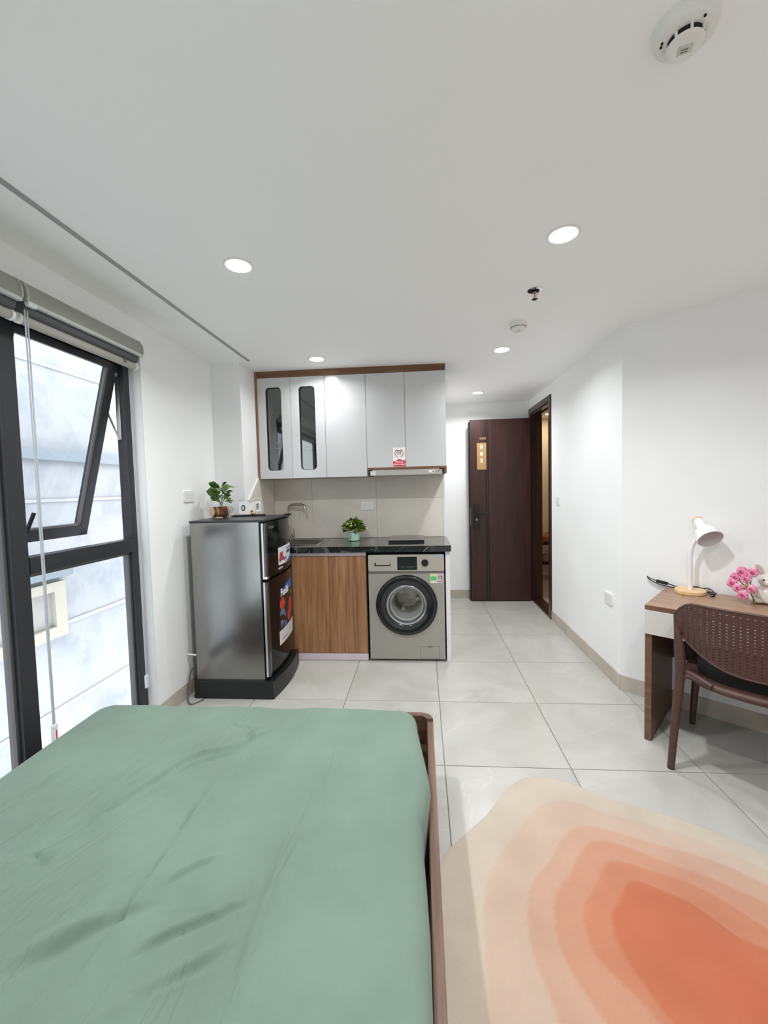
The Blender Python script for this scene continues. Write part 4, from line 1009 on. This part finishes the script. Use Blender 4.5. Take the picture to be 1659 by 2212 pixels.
def L(a, d, z): # world desk coords -> lamp local
    v = dloc(a, d, z) - Vector(LC); return (v.dot(DU), -v.dot(DN), v.z)
cz = DZT + .005
cb = B().tube(smooth_path([L(.31, .04, cz + .003), L(.27, .035, cz + .004), L(.215, .03, cz + .012), L(.168, .025, .756), L(.152, .022, .776), L(.165, .026, .768), L(.20, .03, .758)], 8), .0032, 8)
cb.tube(smooth_path([L(.262, .03, .748), L(.32, .018, cz + .004), L(.40, .012, cz + .004), L(.46, .02, cz), L(.49, .04, cz + .002), L(.475, .07, cz), L(.45, .05, cz + .008), L(.43, .02, cz + .014), L(.45, .012, cz + .018), L(.475, .03, cz + .010), L(.482, .06, cz + .003), L(.482, .084, cz)], 8), .0032, 8)
cb.tube(smooth_path([L(.355, .014, cz + .008), L(.37, .022, cz + .016), L(.40, .018, cz + .02), L(.43, .022, cz + .014), L(.445, .05, cz + .001), L(.432, .06, cz)], 8), .0032, 8)
obj('cable', cb, M_black, lp)
obj('inline_switch', B().box(-.031, .031, -.008, .008, -.009, .009, .004, M=Matrix.Translation(L(.232, .03, .752)) @ Matrix.Rotation(.16, 4, 'Y')), M_black, lp)
obj('plug', B().box(-.009, .009, -.014, .014, -.008, .008, .004, M=Matrix.Translation(L(.480, .098, DZT + .0085)) @ Matrix.Rotation(.5, 4, 'Z')), M_black, lp)
obj('plug_pin', B().cyl(L(.474, .110, DZT + .009), L(.468, .126, DZT + .009), .0022, seg=8).cyl(L(.484, .115, DZT + .009), L(.478, .130, DZT + .009), .0022, seg=8), M_chrome, lp)
ky = thing('key', 'metal key lying on the desk by the lamp base', 'key', dloc(.375, .182, DZT), RZ - .25, local=True)
obj('bow', B().ring_plate([(-.012 + .011 * math.cos(k * math.pi / 8), .011 * math.sin(k * math.pi / 8)) for k in range(16)], [(-.012 + .005 * math.cos(k * math.pi / 8), .005 * math.sin(k * math.pi / 8)) for k in range(16)], .0002, .003), M_brass, ky)
obj('blade', B().box(-.002, .045, -.004, .004, .0004, .0028).box(.02, .04, -.006, -.004, .0006, .0026), M_chrome, ky)

# rabbit vase with roses
RB = dloc(.705, .075, DZT)
rb = thing('rabbit_vase', 'white glazed ceramic rabbit figurine on the desk', 'figurine', RB, RZ, local=True)
obj('body', B().lathe([(0, 0.006), (.05, .004), (.062, .015), (.064, .04), (.056, .065), (.04, .085), (.02, .095), (0, .098)], None, 32).sphere((-.038, -.035, .016), .026, (1.2, 1.1, .62), 20, 12).sphere((.038, -.035, .016), .026, (1.2, 1.1, .62), 20, 12).sphere((-.03, -.045, .05), .02, (.8, .8, 1.3), 16, 10), M_ceramic, rb)
obj('head', B().sphere((0, -.012, .118), .04, (1.05, .95, .9), 24, 16).sphere((0, -.045, .110), .018, (1.1, .8, .8), 16, 10), M_ceramic, rb)
for s in (-1, 1):
    Me = Matrix.Rotation(s * .45, 3, 'Y').to_4x4()
    e = obj('ear', B().sphere((s * .033, -.005, .172), .036, (.45, .22, 1.0), 16, 12, M=Me), M_ceramic, rb)
    obj('ear_inside', B().sphere((s * .033, -.011, .172), .029, (.40, .12, 1.0), 14, 10, M=Me), M_earpink, e)
obj('eye', B().sphere((-.016, -.047, .125), .0045, seg=10, rings=8).sphere((.016, -.047, .125), .0045, seg=10, rings=8), M_black_gl, rb)
fl_ = thing('rose_bunch', 'bunch of pink artificial roses beside the rabbit figurine', 'flowers', dloc(.625, .165, DZT), RZ, local=True)
heads = [(.608, .165, .890), (.582, .16, .855), (.570, .165, .824), (.596, .18, .804), (.616, .19, .772), (.648, .185, .808), (.626, .18, .856), (.650, .165, .888)]
sb = B()
for k, (a, d, z) in enumerate(heads):
    c = Vector((a - .625, -(d - .165), z - DZT))
    h = obj('rose', B().sphere(c, .021, (1, .85, .9), 18, 12), M_pink, fl_)
    pt = B()
    for q in range(7):
        an = q * .9 + k; off = Vector((math.cos(an) * .012, -.006, math.sin(an) * .012))
        pt.sphere(c + off, .0125, (1, .75, 1), 10, 8)
    obj('petals', pt, M_pink, h)
    ct = B()
    for q in range(3): ct.tube([c + Vector(((.003 + .0028 * q) * math.cos(x), -.0185 + .001 * q, (.003 + .0028 * q) * math.sin(x))) for x in [j * .6 + q for j in range(8)]], .0013, 5)
    obj('rose_heart', ct, M_pink_in, h)
    sb.tube([c, Vector((.012, -.005, .075)), Vector((.03, 0, .03))], .0025, 6)
sb.tube([(.03, 0, .03), (.034, 0, .001)], .004, 6)
obj('stems', sb, mat('olive_stem', '6b6238', .7), fl_)
obj('small_bud', B().sphere((.004, -.028, .100), .010, (1, .8, 1), 12, 8), mat('gold_bud', 'a08a4a', .5), fl_)

# ------------------------------------------------------------------ chair
chr_ = thing('chair', 'brown plastic chair with perforated back at the desk', 'chair', dloc(.695, .40), RZ, local=True)
HW = .285
def back_y(x, z): return -.285 + .055 * (abs(x) / HW) ** 2.2 - .10 * (z - .62)
def top_z(x): return .805 - .065 * max(0.0, (abs(x) - .20) / (HW - .20)) ** 2.4
def bot_z(x): return .520 + .155 * (abs(x) / HW) ** 2.3
NX, NZ = 25, 20
bk = B(); bm = bk.bm; V = {}
def bxy(i, j):
    x = -HW + 2 * HW * i / NX; t = j / NZ; z = bot_z(x) + (top_z(x) - bot_z(x)) * t
    return Vector((x, back_y(x, z), z))
for i in range(NX + 1):
    for j in range(NZ + 1): V[i, j] = bm.verts.new(bxy(i, j))
for i in range(NX):
    for j in range(NZ):
        q = [V[i, j], V[i + 1, j], V[i + 1, j + 1], V[i, j + 1]]
        x = abs(-HW + 2 * HW * (i + .5) / NX)
        hole = 1 <= i < NX - 1 and 1 <= j < NZ - 1 and x < HW - .012
        if not hole: bm.faces.new(q); continue
        c = sum((v.co for v in q), Vector()) / 4
        inn = []
        for n_, v in enumerate(q):
            dv = v.co - c; sk_ = (.012 * (1 if n_ in (2, 3) else -1))
            inn.append(bm.verts.new(c + Vector((dv.x * .28 + sk_ * .1, dv.y * .28, dv.z * .38))))
        for n_ in range(4): bm.faces.new((q[n_], q[(n_ + 1) % 4], inn[(n_ + 1) % 4], inn[n_]))
bko = obj('backrest', bk, M_chair, chr_)
sm = bko.modifiers.new('thickness', 'SOLIDIFY'); sm.thickness = .007; sm.offset = 0
rim = [bxy(i, NZ) for i in range(NX + 1)] + [bxy(NX, j) for j in range(NZ - 1, -1, -1)] + [bxy(i, 0) for i in range(NX - 1, -1, -1)] + [bxy(0, j) for j in range(1, NZ)]
obj('back_rim', B().tube(rim, .0055, 8, closed=True), M_chair, chr_)
for s in (-1, 1):
    post = smooth_path([(s * .290, -.262, .001), (s * .278, -.252, .22), (s * .264, -.242, .42), (s * .262, -.240, .50), (s * .268, -.243, .60), (s * .279, -.240, .70)], 6)
    n = len(post); obj('leg', B().tube(post, [.015 + .007 * min(1, k / (n * .55)) - .013 * max(0, (k / n - .72) / .28) for k in range(n)], 12), M_chair, chr_)
    fl2 = smooth_path([(s * .288, .248, .001), (s * .275, .235, .2), (s * .255, .21, .43)], 6)
    obj('leg', B().tube(fl2, [.014 + .008 * k / len(fl2) for k in range(len(fl2))], 12), M_chair, chr_)
    obj('seat_bracket', B().tube(smooth_path([(s * .262, -.240, .50), (s * .240, -.236, .475), (s * .205, -.238, .464), (s * .14, -.262, .444)], 5), .012, 10).tube(smooth_path([(s * .262, -.240, .44), (s * .240, -.238, .456), (s * .205, -.240, .452), (s * .14, -.260, .440)], 5), .012, 10), M_chair, chr_)
def seat_loop(hx, y0, y1, ybul, n=40):
    P = []
    for k in range(n):
        a = 2 * math.pi * k / n; c, s_ = math.cos(a), math.sin(a)
        x = hx * math.copysign(abs(c) ** .55, c); y = (y0 + y1) / 2 + (y1 - y0) / 2 * math.copysign(abs(s_) ** .6, s_)
        if y < 0: y -= ybul * max(0, 1 - (x / hx) ** 2) * min(1, -y / .2)
        P.append((x, y))
    return P
SL = seat_loop(.262, -.225, .245, .05)
obj('seat', B().prism(SL, .437, .452, bev=.004), M_chair, chr_)
obj('seat_rail', B().tube([(x * .985, y * .985, .436) for x, y in SL], .017, 10, closed=True), M_chair, chr_)
cu_ = thing('seat_cushion', 'black cushion on the seat of the brown chair', 'cushion', dloc(.695, .40, .4525), RZ, local=True)
obj('cover', B().prism(seat_loop(.225, -.20, .215, .03), .0005, .05, bev=.018), M_black_matte, cu_)

# ------------------------------------------------------------------ bed
BX0, BX1, BY0, BY1 = -1.572, .030, -.43, 1.868
RT = .30
bed = thing('bed', 'low walnut bed frame holding the green sheeted mattress', 'bed', ((BX0 + BX1) / 2, .72, 0))
def rail_box(x0, x1, y0, y1): return B().box(x0, x1, y0, y1, .10, RT, .008, 3)
rr_ = .05
poly = [(BX1 - .028, BY0), (BX1, BY0)] + [(BX1 - rr_ + rr_ * math.cos(a), BY1 - rr_ + rr_ * math.sin(a)) for a in [k * math.pi / 16 for k in range(9)]]
obj('side_rail', B().box(BX1 - .028, BX1, BY0, BY1 - rr_, .03, RT, .004), M_bed_wood, bed)
obj('side_rail', B().box(BX0, BX0 + .028, BY0, BY1 - rr_, .03, RT, .004), M_bed_wood, bed)
def foot_loop(inset):
    r = rr_ - inset if inset < rr_ else .004; P = []
    for k in range(9):
        a = k * math.pi / 16; P.append((BX1 - rr_ + r * math.cos(a), BY1 - rr_ + r * math.sin(a)))
    for k in range(9):
        a = math.pi / 2 + k * math.pi / 16; P.append((BX0 + rr_ + r * math.cos(a), BY1 - rr_ + r * math.sin(a)))
    return P
fo, fi = foot_loop(0), foot_loop(.030)
obj('foot_rail', B().prism(fo + fi[::-1], .03, RT + .012, bev=.004), wood('bed_foot_walnut', '503a2e', '785b4a', 'x', .4), bed)
obj('slat_base', B().box(BX0 + .03, BX1 - .03, BY0, BY1 - .032, .16, .18), M_bed_wood, bed)
obj('headboard', B().box(BX0, BX1, BY0 - .015, BY0 + .02, .10, .85, .006), M_bed_wood, bed)
for x in (BX0 + .07, BX1 - .07):
    for y in (BY0 + .1, BY1 - .1): obj('leg', B().box(x - .025, x + .025, y - .025, y + .025, 0, .16), M_bed_wood, bed)

# mattress under its fitted sheet: one continuous wrinkled surface
MZ = .372
mts = thing('mattress', 'mattress under a wrinkled sage green fitted sheet', 'mattress', ((BX0 + BX1) / 2, .72, .181))
yk_ = np.array([-.5, .3, .7, .9, 1.02, 1.10, 1.18, 1.26, 1.34, 1.42, 1.55, 1.70, 1.9]); xk_ = np.array([-.004, 0, .006, .003, -.004, -.010, -.012, .004, .014, .008, -.012, -.034, -.045])
NXm, NYm = 230, 320
my0, my1, mxl = BY0 + .022, BY1 - .050, BX0 + .032
# sheet creases: pixel paths on the sheet, height, width
def zpx(x, y): return (x * .57866, 1480 + y * .57866)
CRE = [([(885, 255), (800, 360), (720, 470), (620, 620), (480, 810), (300, 1050), (160, 1265)], -.006, .007),
       ([(885, 262), (805, 372), (725, 482), (628, 630), (490, 820), (310, 1060), (175, 1265)], .004, .012),
       ([(960, 165), (890, 225), (720, 275), (620, 335), (490, 410), (300, 540), (130, 650)], .013, .020),
       ([(940, 200), (880, 250), (720, 305), (620, 375), (480, 460), (300, 590)], -.007, .016),
       ([(270, 430), (120, 560), (0, 700)], .010, .022), ([(700, 180), (560, 290), (430, 380)], .008, .014), ([(660, 150), (500, 300), (330, 420)], -.005, .012),
       ([(0, 1110), (250, 960), (440, 860), (640, 790)], -.012, .022), ([(0, 1060), (230, 925), (430, 830)], .011, .026),
       ([(430, 1060), (600, 940), (780, 870), (980, 790)], -.008, .012), ([(430, 1030), (600, 915), (780, 845), (980, 765)], .007, .016),
       ([(540, 800), (650, 710), (760, 650), (880, 610)], .006, .010), ([(560, 860), (700, 830), (960, 830)], -.004, .008),
       ([(1230, 200), (1150, 450), (1060, 640), (1010, 780), (940, 960), (900, 1120), (840, 1265)], .008, .024), ([(1190, 330), (1110, 520), (1030, 690)], -.005, .014),
       ([(1060, 180), (930, 280), (830, 390)], .006, .012), ([(1020, 170), (960, 190), (900, 235)], -.008, .012), ([(975, 150), (940, 180), (930, 205)], .010, .012),
       ([(400, 1200), (640, 1080), (900, 920)], .007, .020), ([(420, 1230), (660, 1105), (910, 950)], -.007, .016), ([(330, 1265), (560, 1160), (860, 1050)], .006, .018),
       ([(460, 130), (300, 270), (60, 420)], .006, .020), ([(420, 165), (250, 310), (30, 480)], -.004, .016), ([(560, 330), (400, 450), (180, 640), (20, 800)], -.006, .024),
       ([(600, 560), (420, 700), (250, 900)], .004, .028), ([(860, 610), (700, 690), (610, 760)], -.005, .010), ([(1260, 160), (1225, 300), (1180, 420)], -.004, .010),
       ([(760, 170), (640, 250), (520, 350), (440, 380)], .006, .010), ([(860, 130), (880, 150), (960, 165)], -.006, .010), ([(90, 660), (130, 640), (170, 660), (200, 600)], -.008, .010)]
Yg, Sg = np.meshgrid(np.linspace(my0, my1, NYm + 1), np.linspace(0, 1, NXm + 1), indexing='ij')
# crowd grid lines at the rounded edges
def edgy(s): return s + .035 * np.sin(2 * np.pi * s) / (2 * np.pi) * -1
XRg = np.interp(Yg, yk_, xk_)
XXg = mxl + edgy(Sg) * (XRg - .004 - mxl)
def seg_field(path):
    P = np.array([at_z(*zpx(x, y), MZ) for x, y in path])
    P = np.array(smooth_path([(a, b, 0) for a, b in P], 5))[:, :2]
    best = np.full(XXg.shape, 9.0); tt = np.zeros(XXg.shape); n = len(P) - 1
    for k in range(n):
        a, b = P[k], P[k + 1]; d = b - a; L2 = d @ d + 1e-12
        t = np.clip(((XXg - a[0]) * d[0] + (Yg - a[1]) * d[1]) / L2, 0, 1)
        dist = np.hypot(XXg - a[0] - t * d[0], Yg - a[1] - t * d[1])
        m_ = dist < best; best = np.where(m_, dist, best); tt = np.where(m_, (k + t) / n, tt)
    return best, tt
Zg = np.zeros(XXg.shape)
for path, h, w in CRE:
    dist, tt = seg_field(path)
    Zg += 1.45 * h * np.exp(-(dist / (w * .62)) ** 2) * np.clip(np.minimum(tt, 1 - tt) * 3.6, 0, 1) ** 1.3
rs = np.random.RandomState(3)
for k in range(26):
    ang = rs.normal(-2.2, .35); fq = rs.uniform(6, 34); ph = rs.uniform(0, 6.28); al = rs.uniform(1.2, 3)
    Zg += (.0011 * 14 / fq) * np.sin(fq * (XXg * np.sin(ang) - Yg * np.cos(ang)) + ph + 1.4 * np.sin(al * (XXg * np.cos(ang) + Yg * np.sin(ang)) + ph))
e = np.minimum(np.minimum(XXg - mxl, XRg - .004 - XXg), my1 - Yg)
r = .055; ee = np.clip(e, 0, r)
round_ = r - np.sqrt(np.maximum(r * r - (r - ee) ** 2, 0))
corner = np.hypot(np.maximum(0, .16 - (XRg - .004 - XXg)), np.maximum(0, .16 - (my1 - Yg)))
Zt = MZ + Zg * np.clip(e / .05, 0, 1) - round_
bm = bmesh.new(); G = [[None] * (NXm + 1) for _ in range(NYm + 1)]
# soften the plan corners at the foot
def soften(x, y, xr):
    cr = .085
    for cxx, sgn in ((xr - .004 - cr, 1), (mxl + cr, -1)):
        if sgn * (x - cxx) > 0 and y > my1 - cr:
            dx_, dy_ = sgn * (x - cxx) / cr, (y - (my1 - cr)) / cr
            mxx = max(dx_, dy_); hyp = math.hypot(dx_, dy_)
            if hyp > 0: f_ = mxx / hyp; return cxx + sgn * dx_ * f_ * cr, my1 - cr + dy_ * f_ * cr
    return x, y
for i in range(NYm + 1):
    for j in range(NXm + 1):
        x, y = soften(XXg[i, j], Yg[i, j], XRg[i, j]); G[i][j] = bm.verts.new((x, y, Zt[i, j]))
for i in range(NYm):
    for j in range(NXm): bm.faces.new((G[i][j], G[i][j + 1], G[i + 1][j + 1], G[i + 1][j]))
loop = [G[0][j] for j in range(NXm + 1)] + [G[i][NXm] for i in range(1, NYm + 1)] + [G[NYm][j] for j in range(NXm - 1, -1, -1)] + [G[i][0] for i in range(NYm - 1, 0, -1)]
prev = loop
for dz, inset in ((.25, .0), (.181, .004)):
    cur = []
    for v in loop:
        cx2, cy2 = (mxl + .0) / 2, .7; s_ = 1 - inset
        xx = max(mxl, min(-.002, v.co.x)) if dz < .27 else v.co.x
        cur.append(bm.verts.new((min(xx, BX1 - .030), v.co.y, dz)))
    for k in range(len(loop)):
        k2 = (k + 1) % len(loop); bm.faces.new((prev[k], prev[k2], cur[k2], cur[k]))
    prev = cur
bm.faces.new(prev)
obj('fitted_sheet', bm, M_sheet, mts, sharp=1.4)

# ------------------------------------------------------------------ rug with printed rings
def zr(x, y): return at_z(900 + x * .45750, 1640 + y * .45750, .008)
RC = np.array((1.02, .86))
outer = [zr(*q) for q in [(105, 490), (150, 420), (200, 380), (260, 325), (320, 275), (370, 215), (420, 145), (480, 95), (540, 77), (620, 85), (700, 105), (800, 138), (920, 190), (1050, 225), (1200, 268), (1350, 318), (1500, 380), (1659, 455)]]
outer += [(1.42, 1.40), (1.60, 1.18), (1.70, .88), (1.66, .55), (1.42, .25), (1.05, .14), (.66, .10), (.30, .22), (.06, .50), (-.05, .85), (-.03, 1.20)]
CON = [
    [zr(*q) for q in [(330, 1250), (330, 1000), (310, 750), (330, 560), (400, 440), (480, 330), (560, 230), (640, 190), (720, 190), (900, 260), (1100, 310), (1350, 390), (1659, 530)]] + [(1.52, 1.10), (1.55, .75), (1.38, .42), (1.02, .28), (.60, .28), (.30, .48), (.15, .75)],
    [zr(*q) for q in [(680, 1250), (600, 1050), (545, 920), (525, 780), (525, 640), (560, 555), (620, 500), (660, 430), (690, 370), (740, 320), (800, 308), (950, 350), (1150, 410), (1400, 480), (1659, 600)]] + [(1.45, 1.05), (1.46, .76), (1.30, .50), (1.02, .38), (.68, .42), (.45, .62), (.35, .82)],
    [zr(*q) for q in [(900, 1250), (780, 1080), (700, 950), (660, 820), (652, 700), (665, 610), (720, 570), (755, 480), (800, 405), (860, 372), (1000, 420), (1200, 500), (1450, 590), (1659, 690)]] + [(1.38, 1.0), (1.38, .78), (1.24, .58), (1.02, .48), (.76, .52), (.58, .70), (.50, .85)],
    [zr(*q) for q in [(1150, 1250), (1030, 1090), (900, 1010), (830, 910), (795, 800), (785, 690), (830, 630), (868, 560), (890, 485), (950, 475), (1100, 530), (1300, 590), (1500, 700), (1659, 810)]] + [(1.30, .95), (1.29, .80), (1.18, .66), (1.02, .58), (.86, .62), (.70, .78), (.62, .90)],
    [zr(*q) for q in [(1200, 1250), (1120, 1120), (1010, 980), (945, 860), (918, 740), (925, 705), (965, 680), (975, 610), (1020, 565), (1100, 592), (1200, 645), (1300, 670), (1450, 760), (1600, 890), (1659, 980)]] + [(1.22, .95), (1.20, .84), (1.12, .74), (1.02, .68), (.92, .70), (.80, .82), (.72, .92)]]
def radial(poly, th, smooth=1):
    P = np.array(poly) - RC; a = np.arctan2(P[:, 1], P[:, 0]); rr = np.hypot(P[:, 0], P[:, 1]); o = np.argsort(a)
    a, rr = a[o], rr[o]; a = np.concatenate([a - 2 * np.pi, a, a + 2 * np.pi]); rr = np.concatenate([rr] * 3)
    v = np.interp(th, a, rr)
    for _ in range(smooth): v = (np.roll(v, 1) + 2 * v + np.roll(v, -1)) / 4
    return v
NT, NR = 420, 110
TH = np.linspace(-np.pi, np.pi, NT, endpoint=False)
RO = radial(outer, TH, 6); RK = [radial(c, TH, 10) for c in CON]
bm = bmesh.new(); lay = bm.verts.layers.float.new('ring'); ctr = bm.verts.new((RC[0], RC[1], .008)); ctr[lay] = 1.0
rows = []; sstep = lambda x: np.clip(x, 0, 1) ** 2 * (3 - 2 * np.clip(x, 0, 1))
for k in range(1, NR + 1):
    rr = RO * (k / NR); lev = sum(sstep((rk - rr) / .014 + .5) for rk in RK) / 6
    inside = np.clip((RK[0] - rr) / .5, 0, 1); lev = lev * .97 + sstep((RO - rr) / .25) * .10 + np.where(rr < RK[-1], .07 * np.clip((RK[-1] - rr) / .35, 0, 1), 0)
    z = .0085 if k < NR else .0065
    row = []
    for q in range(NT):
        v = bm.verts.new((RC[0] + rr[q] * math.cos(TH[q]), RC[1] + rr[q] * math.sin(TH[q]), z)); v[lay] = float(lev[q]); row.append(v)
    rows.append(row)
row = []
for q in range(NT):
    v = bm.verts.new((RC[0] + (RO[q] + .001) * math.cos(TH[q]), RC[1] + (RO[q] + .001) * math.sin(TH[q]), .0006)); v[lay] = 0; row.append(v)
rows.append(row)
for q in range(NT): bm.faces.new((ctr, rows[0][q], rows[0][(q + 1) % NT]))
for a, b in zip(rows, rows[1:]):
    for q in range(NT): bm.faces.new((a[q], b[q], b[(q + 1) % NT], a[(q + 1) % NT]))
rug = obj('rug', bm, M_rug)
rug['label'] = 'coral and beige rug with wavy printed rings on the floor'; rug['category'] = 'rug'

# ------------------------------------------------------------------ glimpsed through the doorway: a shoe rack with bags
sr = thing('shoe_rack', 'dark shoe rack standing in the corridor beyond the doorway', 'shoe rack', (1.86, 6.06, 0))
obj('shelf', B().box(1.64, 2.10, 5.92, 6.20, .50, .52), M_black, sr)
obj('shelf', B().box(1.64, 2.10, 5.92, 6.20, .22, .24), M_black, sr)
for x in (1.65, 2.08):
    for y in (5.93, 6.18): obj('leg', B().cyl((x, y, 0), (x, y, .52), .012, seg=8), M_black, sr)
def bag(name, x, y, z, w, d, h, m, label):
    t = thing(name, label, 'bag', (x, y, z))
    obj('body', B().box(x - w / 2, x + w / 2, y - d / 2, y + d / 2, z + .0005, z + h, min(w, d) * .28, 3), m, t)
    obj('strap', B().tube(smooth_path([(x - w * .3, y, z + h * .92), (x - w * .2, y, z + h * 1.28), (x + w * .2, y, z + h * 1.28), (x + w * .3, y, z + h * .92)], 5), .007, 6), m, t)
bag('handbag', 1.80, 6.02, .52, .16, .11, .11, mat('tan_leather', 'a8643a', .5), 'tan leather bag on the corridor shoe rack')
bag('handbag.001', 1.96, 6.06, .52, .14, .12, .15, mat('lilac_cloth', 'c5b4bd', .8), 'pale lilac cloth bag on the corridor shoe rack')
bag('handbag.002', 1.80, 6.02, .24, .18, .13, .12, mat('grey_pink_cloth', '9d8a88', .8), 'greyish pink cloth bag on the lower rack shelf')
bag('handbag.003', 1.67, 6.11, .52, .08, .1, .13, M_black, 'small black bag at the end of the shoe rack')
